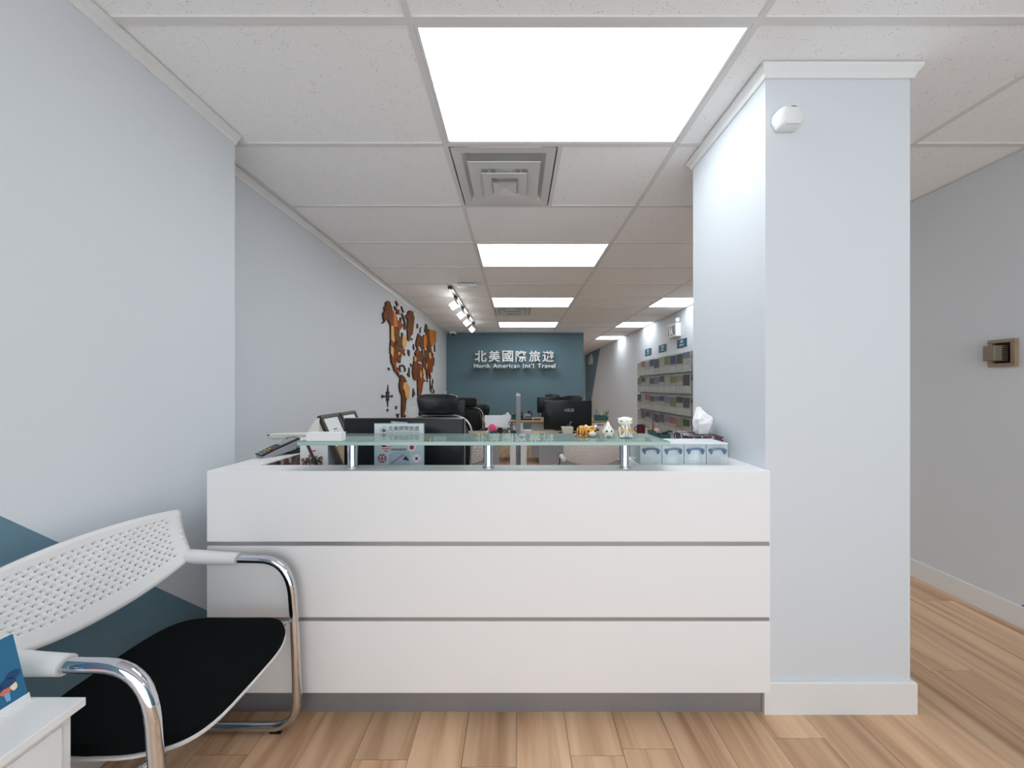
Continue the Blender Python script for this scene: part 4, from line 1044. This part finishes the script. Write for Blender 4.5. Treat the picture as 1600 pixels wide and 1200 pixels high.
# switch box and poster on left recess wall, framed picture at the end
tag(MB().box(XL, XL + 0.03, 7.75, 7.90, Z_(622, 7.8), Z_(611, 7.8)).build('wall_switch', M_trim, bevel=0.004), 'white switch box low on the left wall beside the teal wall', 'switch')
t = thing('wall_notice', 'pale printed notice on the left wall behind the nearest office chair', 'notice', (XL, 5.35, 0.9))
MB().box(XL, XL + 0.004, 5.20, 5.55, 0.82, 0.99).build('sheet', M_paper, t)
for i in range(4): MB().box(XL + 0.0041, XL + 0.005, 5.23, 5.52, 0.85 + i * 0.035, 0.853 + i * 0.035).build('printed_line', M_greyp, t)
t = thing('end_wall_picture', 'narrow dark framed picture beyond the branded monitor by the right wall', 'picture frame', (X_(924, 12.6), 12.6, 0.4))
MB().box(X_(921, 12.6), X_(927.5, 12.6), 12.6, 12.64, Z_(640, 12.6), Z_(623.5, 12.6)).build('frame', M_dkwood, t)
for i in range(3): MB().box(X_(922.2, 12.6), X_(925.6, 12.6), 12.59, 12.6, Z_(629.5 + i * 4.4, 12.6), Z_(626.4 + i * 4.4, 12.6)).build('picture', M_blush, t)
MB().box(X_(922, 12.6), X_(926.5, 12.6), 12.6, 12.64, 0.0, Z_(640, 12.6)).build('stand', M_dkwood, t)

# ------------------------------------------------------------------ wall lettering
t = thing('wall_lettering', 'raised white Chinese and English company lettering on the teal wall', 'sign', (0, YB, 1.7))
M_let = mat('white raised letters', (240, 241, 241), 0.4)
for ch, px in zip('北美國際旅遊', (751.4, 772.6, 793.4, 814.0, 835.2, 856.2)):
    YY = YB - 0.045
    m = text_mb(ch, height=17.4 * YY / F, depth=0.07, bold=0.014)
    m.xf(Matrix.Translation((X_(px, YY), YY, Z_(565.6, YY)))).build('character', M_let, t)
base = 0
words = (('North', 742.2, 765.5), ('American', 771.2, 812.0), ("Int'l", 817.0, 833.6), ('Travel', 839.4, 866.2))
for wd, a, b_ in words:
    YY = YB - 0.045
    m = text_mb(wd, width=(b_ - a) * YY / F, depth=0.2, bold=0.012, spacing=1.18)
    m.xf(Matrix.Translation((X_((a + b_) / 2, YY), YY, Z_(575.4, YY)))).build('word', M_let, t)

# ------------------------------------------------------------------ wooden world map
def A(p): return (590 + p[0] / 12, 465 + p[1] / 12)
def B(p): return (590 + p[0] / 12, 560 + p[1] / 12)
def C(p): return (635 + p[0] / 12, 500 + p[1] / 12)
def D(p): return (640 + p[0] / 15, 580 + p[1] / 15)
woods = [mat('walnut wood', (116, 68, 34), 0.75, spec=0.2, var=0.25, scale=14), mat('orange maple wood', (204, 126, 56), 0.75, spec=0.2, var=0.15, scale=14), mat('pale birch wood', (226, 172, 104), 0.75, spec=0.2, var=0.12, scale=14),
         mat('red mahogany wood', (142, 72, 38), 0.75, spec=0.2, var=0.2, scale=14), mat('grey brown wood', (98, 74, 54), 0.75, spec=0.2, var=0.2, scale=14), mat('dark stained edge wood', (56, 40, 30), 0.6, var=0.2, scale=14)]
PIECES = [
 (A, 0, [(60,490),(100,440),(85,380),(75,300),(110,250),(100,190),(130,150),(130,90),(175,60),(205,80),(240,180),(250,230),(230,300),(215,420),(215,500),(200,480),(160,400),(130,410),(95,470)]),
 (A, 3, [(250,230),(270,290),(275,540),(215,520),(215,420),(230,300)]), (A, 1, [(265,250),(310,300),(330,420),(350,560),(275,540),(270,330)]),
 (A, 3, [(325,340),(345,420),(375,440),(440,490),(470,520),(420,570),(400,600),(350,600),(345,540),(332,430)]), (A, 2, [(220,520),(275,532),(275,700),(290,795),(292,835),(225,797)]),
 (A, 0, [(280,540),(345,580),(350,840),(290,790),(275,700)]), (A, 4, [(350,600),(395,600),(385,700),(430,770),(440,900),(430,960),(360,960),(345,850)]),
 (A, 2, [(440,720),(460,680),(500,720),(520,860),(500,940),(450,940),(430,870)]), (A, 4, [(435,660),(456,655),(452,700),(440,760)]),
 (A, 3, [(430,960),(480,960),(490,1000),(440,1060),(420,1060),(405,1000)]), (A, 3, [(225,799),(292,837),(312,852),(280,940),(215,890)]), (A, 2, [(215,900),(275,950),(275,1040),(255,1120),(215,1040)]),
 (A, 0, [(285,850),(345,850),(360,960),(350,1060),(280,1040),(280,950)]), (A, 2, [(360,1010),(400,1030),(395,1080),(350,1070)]),
 (A, 0, [(362,962),(428,962),(404,1000),(420,1060),(400,1060),(402,1028),(360,1008)]),
 (A, 3, [(225,1085),(255,1125),(280,1045),(345,1062),(330,1145),(228,1145)]), (A, 0, [(350,1072),(430,1062),(412,1145),(332,1145)]),
 (B, 3, [(230,6),(325,6),(320,100),(322,170),(345,240),(370,260),(390,350),(350,290),(290,220),(265,130),(240,90)]), (B, 0, [(330,6),(410,6),(400,90),(375,60),(345,55),(330,60)]),
 (B, 3, [(345,170),(375,180),(358,236),(338,225)]), (A, 4, [(330,60),(350,90),(370,150),(350,165),(325,100)]), (A, 3, [(295,160),(330,180),(335,230),(310,240)]), (A, 3, [(337,232),(380,220),(390,320),(345,310),(337,280)]),
 (A, 4, [(430,160),(450,200),(480,280),(465,285),(430,200)]), (A, 4, [(435,290),(475,340),(500,420),(520,560),(500,610),(480,580),(490,500),(465,400),(435,330)]), (A, 4, [(410,370),(430,380),(420,470),(405,450)]),
 (A, 0, [(575,240),(640,260),(655,330),(670,380),(650,530),(635,690),(600,720),(570,820),(545,790),(540,600),(545,420),(515,370),(520,320),(545,320),(550,270)]),
 (A, 4, [(615,760),(640,765),(640,800),(618,795)]), (A, 4, [(660,870),(675,920),(675,990),(650,940)]), (A, 4, [(555,970),(590,1010),(580,1100),(555,1050)]), (A, 4, [(480,1020),(495,1050),(498,1095),(478,1080)]),
 (B, 4, [(425,118),(445,120),(445,160),(425,150)]), (B, 4, [(450,115),(490,140),(510,200),(505,250),(490,250),(495,200),(475,145),(450,130)]), (B, 4, [(392,130),(400,245),(435,250),(430,238),(412,230),(405,140)]),
 (B, 4, [(572,170),(585,200),(590,350),(570,340),(540,290),(568,260)]), (B, 4, [(600,95),(630,150),(615,155)]), (B, 4, [(182,170),(200,180),(212,222),(196,225)]),
 (B, 0, [(430,305),(480,350),(520,420),(515,450),(460,450),(440,540),(460,640),(490,700),(515,780),(500,950),(480,1020),(470,1130),(435,1130),(430,950),(435,700),(400,620),(385,500),(400,400),(395,340)]),
 (B, 2, [(462,452),(520,460),(580,540),(570,640),(555,770),(520,775),(492,690),(472,600),(445,550)]), (B, 4, [(495,1060),(515,1070),(500,1110),(488,1090)]), (B, 4, [(325,900),(345,890),(345,930),(325,960)]),
 (B, 4, [(655,560),(690,670),(645,730),(645,650)]), (B, 4, [(340,1040),(365,1060),(385,1030),(375,1090),(382,1130),(350,1130),(360,1090)]),
 (C, 0, [(205,250),(238,290),(232,380),(212,500),(185,535),(160,470),(165,400),(190,310)]), (C, 4, [(242,290),(295,310),(300,540),(288,560),(250,500),(237,430)]), (C, 1, [(310,280),(350,270),(362,340),(362,470),(320,555),(302,500),(298,330)]),
 (C, 4, [(350,70),(380,110),(385,170),(345,205),(325,230),(335,150)]), (C, 0, [(347,210),(398,180),(403,260),(418,400),(438,485),(460,595),(400,620),(382,556),(366,470),(366,330)]),
 (C, 1, [(402,170),(480,190),(540,210),(540,400),(530,440),(480,460),(470,500),(442,480),(422,400),(407,260)]), (C, 4, [(330,560),(380,560),(393,620),(388,700),(352,735),(310,700),(305,600)]),
 (C, 2, [(400,630),(440,630),(453,690),(430,738),(400,690)]), (C, 3, [(360,742),(395,702),(430,742),(457,692),(462,602),(490,640),(490,740),(480,850),(470,980),(430,990),(400,920),(370,880)]),
 (C, 0, [(372,890),(398,925),(395,1010),(385,1110),(370,1110),(360,1010),(352,940)]), (C, 3, [(404,930),(430,992),(445,1060),(440,1110),(428,1110),(410,1010)]), (C, 4, [(300,720),(350,740),(345,795),(342,870),(330,940),(302,890),(290,800)]),
 (C, 2, [(348,800),(368,812),(366,880),(350,930),(346,880)]), (C, 3, [(185,540),(215,530),(218,600),(210,690),(160,680),(140,620)]), (C, 4, [(220,602),(250,580),(280,600),(295,700),(285,790),(240,770),(215,692)]),
 (C, 1, [(275,565),(308,548),(303,600),(308,700),(298,705),(282,598)]), (C, 2, [(125,680),(165,700),(165,765),(125,780)]), (C, 3, [(170,690),(212,695),(232,770),(205,780),(172,750)]),
 (C, 4, [(515,450),(525,480),(528,590),(515,600),(510,540)]), (C, 4, [(505,710),(515,720),(505,850),(490,860),(495,800)]), (C, 4, [(190,70),(205,100),(205,150),(185,160)]), (C, 4, [(270,130),(250,170),(252,250),(240,250),(245,160)]),
 (C, 4, [(60,820),(95,855),(80,862)]),
 (C, 0, [(120,783),(165,772),(200,800),(213,900),(198,1000),(180,1100),(150,1130),(115,1090),(95,980),(100,890)]), (C, 3, [(203,812),(288,838),(278,900),(240,960),(222,1050),(202,1000),(217,900)]),
 (C, 2, [(283,885),(300,900),(330,960),(310,1020),(285,1000)]), (C, 2, [(242,970),(270,985),(270,1080),(248,1110),(230,1040)]), (C, 0, [(198,1010),(225,1060),(246,1118),(178,1112)]), (C, 3, [(272,990),(310,1030),(290,1060),(310,1090),(300,1112),(252,1115),(274,1082)]),
 (D, 3, [(160,195),(320,195),(290,300),(270,450),(240,560),(170,590),(165,350)]), (D, 4, [(530,180),(540,260),(520,320),(535,370),(520,430),(490,430),(490,370),(512,320),(522,250)]),
 (D, 4, [(465,190),(477,250),(482,400),(502,480),(540,510),(525,512),(480,470),(465,400),(462,250)]), (D, 4, [(398,190),(410,240),(396,262),(388,235)]), (D, 4, [(543,420),(560,440),(568,500),(558,520),(548,480)]), (D, 4, [(335,195),(346,220),(338,250),(332,220)]),
]
def onwall(p, dx=0.0):
    px, py = p; Y = -XL * F / (807 - px) ; return (XL + 0.001, Y, CAM_Z + (605 - py) * Y / F)
mp = thing('wooden_world_map', 'large multi-toned wooden world map mounted on the left wall', 'wall map', (XL, 5.3, 1.0))
for (fn, mi, pts) in PIECES:
    th = 0.022 if mi != 4 else 0.017
    b = MB(); P = [onwall(fn(p)) for p in pts]
    b.prism(P, (th, 0, 0), 0, 1)
    b.build('map_piece', [woods[mi], woods[5]], mp)
cp = thing('compass_rose', 'small dark wooden compass rose on the left wall below the map', 'wall decoration', (XL, 4.3, 1.0))
def Bp(L): return [onwall(B(p)) for p in L]
MB().prism(Bp([(185, 490), (196, 640), (215, 625), (205, 665), (200, 695), (245, 700), (245, 720), (202, 725), (200, 760), (215, 790), (193, 775), (180, 915), (165, 775), (145, 795), (155, 760), (155, 725), (100, 720), (100, 700), (155, 695), (152, 665), (145, 625), (165, 640)]), (0.01, 0, 0), 0).build('star', woods[5], cp)
MB().prism(Bp([(66, 685), (96, 685), (96, 738), (66, 738)]), (0.01, 0, 0)).build('west_mark', woods[5], cp)
MB().prism(Bp([(252, 685), (272, 685), (272, 730), (252, 730)]), (0.01, 0, 0)).build('east_mark', woods[5], cp)
MB().prism(Bp([(168, 945), (188, 945), (188, 992), (168, 992)]), (0.01, 0, 0)).build('south_mark', woods[5], cp)

# ------------------------------------------------------------------ right wall: brochures, signs, exit lamp
rowz = [1.560, 1.210, 0.860, 0.515]          # bottoms of the four rows
# bottoms measured at depth 7.44
M_body = mat('grey brochure cover', (154, 154, 148), 0.55, var=0.35, scale=24)
covers = [((70, 74, 78), 'charcoal'), ((70, 74, 104), 'indigo'), ((112, 120, 84), 'olive green'), ((138, 98, 92), 'dull red'), ((96, 112, 130), 'slate blue'), ((146, 148, 144), 'pale grey'), ((60, 84, 60), 'dark green'),
          ((136, 124, 104), 'khaki'), ((124, 112, 134), 'mauve'), ((84, 84, 84), 'mid grey')]
cm = [mat(n + ' cover print', c, 0.5, var=0.6, scale=30) for c, n in covers]
ORD = ['first', 'second', 'third', 'fourth', 'fifth', 'sixth', 'seventh', 'eighth', 'ninth', 'tenth']
RN = ['top', 'second', 'third', 'bottom']
picks = [[5, 3, 5, 1, 9, 5, 2, 1, 0, 4], [2, 0, 5, 9, 4, 9, 5, 2, 7, 0], [6, 5, 3, 9, 4, 1, 8, 2, 0, 9], [5, 9, 0, 4, 0, 9, 8, 3, 7, 6]]
for r in range(4):
    z0 = rowz[r]
    t = thing('brochure_rack', f'clear acrylic brochure rack on the right wall, {RN[r]} row of four', 'brochure rack', (XR, 6.4, z0 - 0.02), group='clear acrylic brochure racks')
    MB().box(XR - 0.004, XR, 5.22, 7.50, z0 - 0.03, z0 + 0.31).build('back_panel', mat('tinted acrylic back', (176, 178, 174), 0.3), t)
    MB().box(XR - 0.060, XR - 0.004, 5.22, 7.50, z0 - 0.012, z0 - 0.004).build('shelf', mat('acrylic shelf', (190, 194, 192), 0.2), t)
    MB().box(XR - 0.063, XR - 0.060, 5.22, 7.50, z0 - 0.012, z0 + 0.10).build('front_lip', M_acr, t)
    for k in range(11): MB().box(XR - 0.060, XR - 0.0045, 5.222 + k * 0.2275 - 0.001, 5.222 + k * 0.2275 + 0.001, z0 - 0.003, z0 + 0.20).build('divider', M_acr, t)
    for c in range(10):
        yc = 7.50 - 0.114 - c * 0.2275; hgt = 0.297 + random.uniform(-0.03, 0.008); hb = 0.13 + random.uniform(-0.04, 0.04)
        ci = picks[r][c]; tilt = random.uniform(-0.006, 0.006)
        b = thing('brochure', f'brochure with {covers[ci][1]} cover picture, {ORD[c]} from the left in the {RN[r]} rack row', 'brochure', (XR - 0.045, yc, z0 - 0.0035), group='travel brochures in the wall racks')
        d = 0.016 + random.uniform(0, 0.012)
        MB().box(-d / 2, d / 2, -0.104 , 0.104, 0, hgt).build('pages', M_body, b, world=False)
        MB().prism([(-d / 2 - 0.001, -0.104, hgt - hb), (-d / 2 - 0.001, 0.104, hgt - hb + tilt), (-d / 2 - 0.001, 0.104, hgt), (-d / 2 - 0.001, -0.104, hgt)], (0.0008, 0, 0)).build('cover_picture', cm[ci], b, world=False)
        MB().box(-d / 2 - 0.001, -d / 2 - 0.0002, -0.08, 0.08, 0.05, 0.056).box(-d / 2 - 0.001, -d / 2 - 0.0002, -0.08, 0.04, 0.08, 0.086).build('cover_text', M_greyp, b, world=False)
for (y0, y1, zh, en, lb) in ((6.86, 7.19, '歐洲', 'EUROPE', 'left of the three small blue wall signs above the brochures'), (6.17, 6.50, '亞洲', 'ASIA', 'middle of the three small blue wall signs above the brochures'), (5.43, 5.76, '美國', 'AMERICA', 'right of the three small blue wall signs, nearest the pillar')):
    t = thing('wall_sign', lb, 'sign', (XR, (y0 + y1) / 2, 1.95), group='blue signs above the brochures')
    MB().box(XR - 0.006, XR, y0, y1, 1.955, 2.095).build('sign_board', M_signblue, t)
    rot = Matrix.Translation((XR - 0.0072, (y0 + y1) / 2, 0)) @ Matrix.Rotation(R(-90), 4, 'Z')
    text_mb(zh, height=0.046, bold=0.012).xf(Matrix.Translation((0, 0, 2.030))).xf(rot).build('characters', M_let, t)
    text_mb(en, width=0.15, height=0.026, bold=0.012).xf(Matrix.Translation((0, 0, 1.985))).xf(rot).build('word', M_let, t)


def exit_light(label, Y0_, Y1_, zb, zt, m=M_trim, proj=0.09):
    t = thing('exit_sign', label, 'exit sign', (XR, (Y0_ + Y1_) / 2, zb), group='wall exit signs')
    MB().box(XR - proj, XR, Y0_, Y1_, zb, zt).build('housing', m, t, bevel=0.006)
    h = zt - zb
    MB().box(XR - proj - 0.001, XR - proj, Y0_ + 0.03, Y1_ - 0.02, zb + h * 0.15, zt - h * 0.12).build('legend_panel', mat('dim grey legend', (120, 124, 124), 0.4), t)
    yc = (Y0_ + Y1_) / 2; s = h / 0.23; x = XR - proj - 0.003
    mn = MB().prism([(x, yc - 0.02 * s, zb + 0.15 * s), (x, yc + 0.02 * s, zb + 0.15 * s), (x, yc + 0.03 * s, zb + 0.09 * s), (x, yc + 0.055 * s, zb + 0.04 * s), (x, yc + 0.035 * s, zb + 0.035 * s), (x, yc, zb + 0.08 * s), (x, yc - 0.04 * s, zb + 0.04 * s), (x, yc - 0.055 * s, zb + 0.05 * s), (x, yc - 0.015 * s, zb + 0.10 * s)], (0.0015, 0, 0))
    mn.prism([(x, yc + 0.012 * s * math.cos(R(45 * i)), zb + 0.172 * s + 0.012 * s * math.sin(R(45 * i))) for i in range(8)], (0.0015, 0, 0))
    mn.build('running_figure', M_let, t)
    MB().prism([(x, yc + 0.06 * s, zb + 0.05 * s), (x, yc + 0.09 * s, zb + 0.05 * s), (x, yc + 0.09 * s, zb + 0.18 * s), (x, yc + 0.06 * s, zb + 0.18 * s)], (0.0015, 0, 0)).build('door_symbol', M_let, t)
    for yy in (Y0_ + 0.04, ):
        ld = MB().tube([(XR - proj / 2, yy, zt), (XR - proj / 2, yy, zt + 0.015)], 0.012, 10).build('lamp_stem', m, t)
        MB().lathe([(0.025, -0.03), (0.038, -0.02), (0.038, 0.02), (0.03, 0.03)], (XR - proj / 2, yy, zt + 0.048), 18, 0, 'y').build('lamp_head', m, ld, smooth=True)
    return t


exit_light('white exit sign with lamp and running figure above the blue signs', 5.62, 5.93, 2.147, 2.374)
exit_light('small far white exit light on the teal painted part of the right wall', 12.10, 12.45, 2.14, 2.40)

# ------------------------------------------------------------------ counter right: bins, tissues, figurines
YBn = 1.443
M_handle = mat('slate blue handle', (86, 112, 140), 0.4)
bl = ('leftmost clear storage box on the right counter, by the glass shelf', 'second clear storage box from the left on the counter', 'third clear storage box, with a white label inside', 'rightmost clear storage box, next to the pillar')
for i, (pa, pb) in enumerate(((1000, 1034), (1034.6, 1068.6), (1069.2, 1103.2), (1103.8, 1137.5))):
    x0, x1 = X_(pa, YBn), X_(pb, YBn); xc = (x0 + x1) / 2; w = x1 - x0
    t = thing('storage_box', bl[i], 'storage box', (xc, YBn + 0.06, DT), group='clear storage boxes on the counter')
    z1 = Z_(694.5, YBn); y0, y1 = YBn, YBn + 0.125; a = 0.0015
    b = MB().box(x0 + .001, x1 - .001, y0, y0 + a, DT + a, z1).box(x0 + .001, x1 - .001, y1 - a, y1, DT + a, z1).box(x0 + .001, x0 + .001 + a, y0 + a, y1 - a, DT + a, z1).box(x1 - .001 - a, x1 - .001, y0 + a, y1 - a, DT + a, z1).box(x0 + .001, x1 - .001, y0, y1, DT, DT + a)
    b.build('tub', M_frost, t)
    MB().box(x0, x1, y0 - 0.002, y1 + 0.002, z1 + 0.0003, z1 + 0.006).build('lid', mat('translucent white lid', (224, 232, 236), 0.35, alpha=0.9), t, bevel=0.002)
    hw = 0.030; zc = Z_(705, YBn)
    MB().tube([(xc - hw + 0.002, y0 - 0.006, zc - 0.010), (xc - hw, y0 - 0.009, zc + 0.002), (xc - hw * 0.75, y0 - 0.011, zc + 0.010), (xc, y0 - 0.013, zc + 0.013), (xc + hw * 0.75, y0 - 0.011, zc + 0.010), (xc + hw, y0 - 0.009, zc + 0.002), (xc + hw - 0.002, y0 - 0.006, zc - 0.010)], 0.0042, 8).lathe([(0.0075, -0.009), (0.0075, -0.0005)], (xc - hw + 0.001, y0, zc + 0.004), 10, 0, 'y').lathe([(0.0075, -0.009), (0.0075, -0.0005)], (xc + hw - 0.001, y0, zc + 0.004), 10, 0, 'y').build('handle', M_handle, t, smooth=True)
    # contents
    cl = ['a small blue pad', 'folded white papers', 'a white label card', 'a grey blue pad']
    ct = MB().box(xc - 0.022, xc + 0.02, y0 + 0.01, y0 + 0.10, DT + 0.002, DT + (0.022, 0.03, 0.062, 0.028)[i])
    tag(ct.build('box_contents', (mat('blue grey pads', (104, 134, 152), 0.6), M_paper, M_paper, M_ink)[i]), cl[i] + ' inside the ' + ('leftmost', 'second', 'third', 'rightmost')[i] + ' clear storage box', 'stationery')

t = thing('tissue_box', 'dark floral tissue box behind the clear storage boxes', 'tissue box', (0.905, 1.70, DT), R(-6))
M_flor = speck('dark floral print', [(26, 32, 44), (110, 30, 58), (34, 42, 60), (190, 180, 184), (30, 30, 40), (60, 76, 96)], 70)
MB().box(-0.078, 0.078, -0.10, 0.10, 0.0, 0.096).build('carton', M_flor, t, world=False, bevel=0.001)
MB().rbox(-0.03, 0.03, -0.065, 0.065, 0.0961, 0.0966, 0.025, plane='xy').build('slot', M_dark, t, world=False)
# crumpled tissue
random.seed(3)
b = MB(); n = 11
prof = [(0.030, 0.0, 0.0), (0.036, 0.022, 0.0), (0.044, 0.050, 0.004), (0.047, 0.078, 0.008), (0.030, 0.098, -0.006), (0.016, 0.118, -0.012), (0.009, 0.132, -0.016)]
lv = len(prof)
for (rr, h, ox) in prof:
    for j in range(n):
        w = 2 * math.pi * j / n; q = 1 + random.uniform(-0.16, 0.16) + (0.22 if j % 2 else -0.10)
        b.v.append((ox + rr * q * math.cos(w), rr * q * 0.62 * math.sin(w), h + (random.uniform(-0.006, 0.006) if h > 0.01 else 0)))
for i in range(lv - 1):
    for j in range(n): b.f += [(i * n + j, i * n + (j + 1) % n, (i + 1) * n + (j + 1) % n), (i * n + j, (i + 1) * n + (j + 1) % n, (i + 1) * n + j)]; b.m += [0, 0]
b.f.append(tuple((lv - 1) * n + j for j in range(n))); b.m.append(0)
M_tis = mat('white tissue', (246, 246, 246), 0.9, bump=0.4, bscale=30)
o = b.build('tissue', M_tis, origin=(0, 0, 0)); o.location = (0.925, 1.69, DT + 0.0968)
tag(o, 'crumpled white tissue standing up out of the floral tissue box', 'tissue')

# striped material for tiger figures
def stripes(name, c1, c2, scale, thr=0.62):
    m = bpy.data.materials.new(name); m.use_nodes = True; nt = m.node_tree; b = nt.nodes['Principled BSDF']; b.inputs['Roughness'].default_value = 0.35
    tc = nt.nodes.new('ShaderNodeTexCoord'); wv = nt.nodes.new('ShaderNodeTexWave'); wv.bands_direction = 'X'
    wv.inputs['Scale'].default_value = scale; wv.inputs['Distortion'].default_value = 5; wv.inputs['Detail Scale'].default_value = 1.5
    nt.links.new(tc.outputs['Object'], wv.inputs['Vector'])
    cr = nt.nodes.new('ShaderNodeValToRGB'); cr.color_ramp.interpolation = 'CONSTANT'
    cr.color_ramp.elements[0].color = lin(c1); cr.color_ramp.elements[1].position = thr; cr.color_ramp.elements[1].color = lin(c2)
    nt.links.new(wv.outputs['Fac'], cr.inputs[0]); nt.links.new(cr.outputs[0], b.inputs['Base Color'])
    return m


M_tig = stripes('orange tiger stripes', (226, 160, 60), (44, 34, 28), 32, 0.78)
M_tigw = stripes('white and orange tiger stripes', (238, 238, 230), (40, 44, 52), 26, 0.84)
M_cream = mat('glazed white', (240, 240, 232), 0.25)
M_or = mat('glazed orange', (228, 164, 66), 0.25)
GZ = 1.093
t = thing('tiger_figurine', 'lying orange striped tiger figurine on the glass shelf', 'figurine', (X_(917, 1.42), 1.42, GZ))
MB().ball((-0.018, 0.004, 0.024), 0.026, 0.020, 0.023).build('body', M_tig, t, world=False, smooth=True)
hd = MB().ball((0.014, -0.004, 0.024), 0.025, 0.021, 0.022).build('head', M_or, t, world=False, smooth=True)
MB().ball((0.018, -0.014, 0.017), 0.018, 0.0135, 0.013).build('muzzle', M_cream, hd, world=False, smooth=True)
for dx in (-0.004, 0.036): MB().ball((dx, 0.0, 0.044), 0.007, 0.004, 0.007, 10).build('ear', M_cream, hd, world=False, smooth=True)
for dx in (0.002, 0.030): MB().ball((dx, -0.0235, 0.026), 0.0042, 0.003, 0.0045, 10).build('eye', M_gloss, hd, world=False, smooth=True)
MB().ball((0.020, -0.028, 0.019), 0.003, 0.002, 0.002, 8).build('nose', M_blush, hd, world=False, smooth=True)
for k in range(3): MB().box(0.010 + k * 0.006, 0.013 + k * 0.006, -0.0215, -0.0175, 0.034, 0.041).build('brow_stripe', M_black, hd, world=False)
for dx in (-0.030, -0.006, 0.022): MB().ball((dx, -0.014, 0.005), 0.007, 0.009, 0.0048, 10).build('paw', M_or, t, world=False, smooth=True)
MB().tube([(-0.040, 0.008, 0.014), (-0.047, 0.006, 0.008), (-0.049, -0.002, 0.006), (-0.044, -0.010, 0.005)], 0.004, 8).build('tail', M_tig, t, world=False, smooth=True)

t = thing('bird_figurine', 'small white bell-shaped figurine with red crest between the two tiger figurines', 'figurine', (X_(950, 1.41), 1.41, GZ))
MB().lathe([(0.004, 0.006), (0.016, 0.008), (0.021, 0.018), (0.020, 0.030), (0.014, 0.042), (0.008, 0.050), (0.006, 0.060), (0.002, 0.065)], (0, 0, 0), 20).build('body', M_cream, t, world=False, smooth=True)
for s in (-1, 1):
    MB().ball((s * 0.009, -0.0175, 0.026), 0.0044, 0.003, 0.0044, 10).build('eye', M_gloss, t, world=False, smooth=True)
    MB().ball((s * 0.012, -0.006, 0.005), 0.006, 0.009, 0.005, 10).build('foot', M_cream, t, world=False, smooth=True)
    MB().ball((s * 0.020, 0.0, 0.022), 0.004, 0.008, 0.010, 10).build('wing', M_cream, t, world=False, smooth=True)
MB().ball((0.0, -0.0125, 0.040), 0.0035, 0.003, 0.004, 8).ball((0.004, -0.015, 0.035), 0.003, 0.002, 0.002, 8).build('crest', M_red, t, world=False, smooth=True)

t = thing('sitting_tiger_figurine', 'upright white-headed tiger figurine nearest the right end of the glass shelf', 'figurine', (X_(976.5, 1.40), 1.40, GZ))
MB().lathe([(0.020, 0.0), (0.027, 0.006), (0.028, 0.025), (0.024, 0.044), (0.018, 0.052)], (0, 0, 0), 22).build('body', M_tigw, t, world=False, smooth=True)
hd = MB().ball((0, -0.003, 0.067), 0.031, 0.024, 0.019).build('head', M_cream, t, world=False, smooth=True)
for s in (-1, 1):
    MB().ball((s * 0.024, 0.0, 0.076), 0.007, 0.004, 0.006, 10).build('ear', M_cream, hd, world=False, smooth=True)
    MB().ball((s * 0.018, -0.0205, 0.069), 0.005, 0.004, 0.004, 10).build('cheek_patch', M_yellow, hd, world=False, smooth=True)
    MB().ball((s * 0.022, -0.021, 0.070), 0.0022, 0.003, 0.0028, 8).build('eye', M_gloss, hd, world=False, smooth=True)
    MB().ball((s * 0.014, -0.020, 0.030), 0.008, 0.009, 0.011, 10).build('paw', M_or, t, world=False, smooth=True)
    MB().ball((s * 0.018, -0.016, 0.006), 0.010, 0.012, 0.006, 10).build('foot', M_cream, t, world=False, smooth=True)
MB().ball((0, -0.027, 0.069), 0.003, 0.002, 0.0022, 8).build('nose', M_pink, hd, world=False, smooth=True)
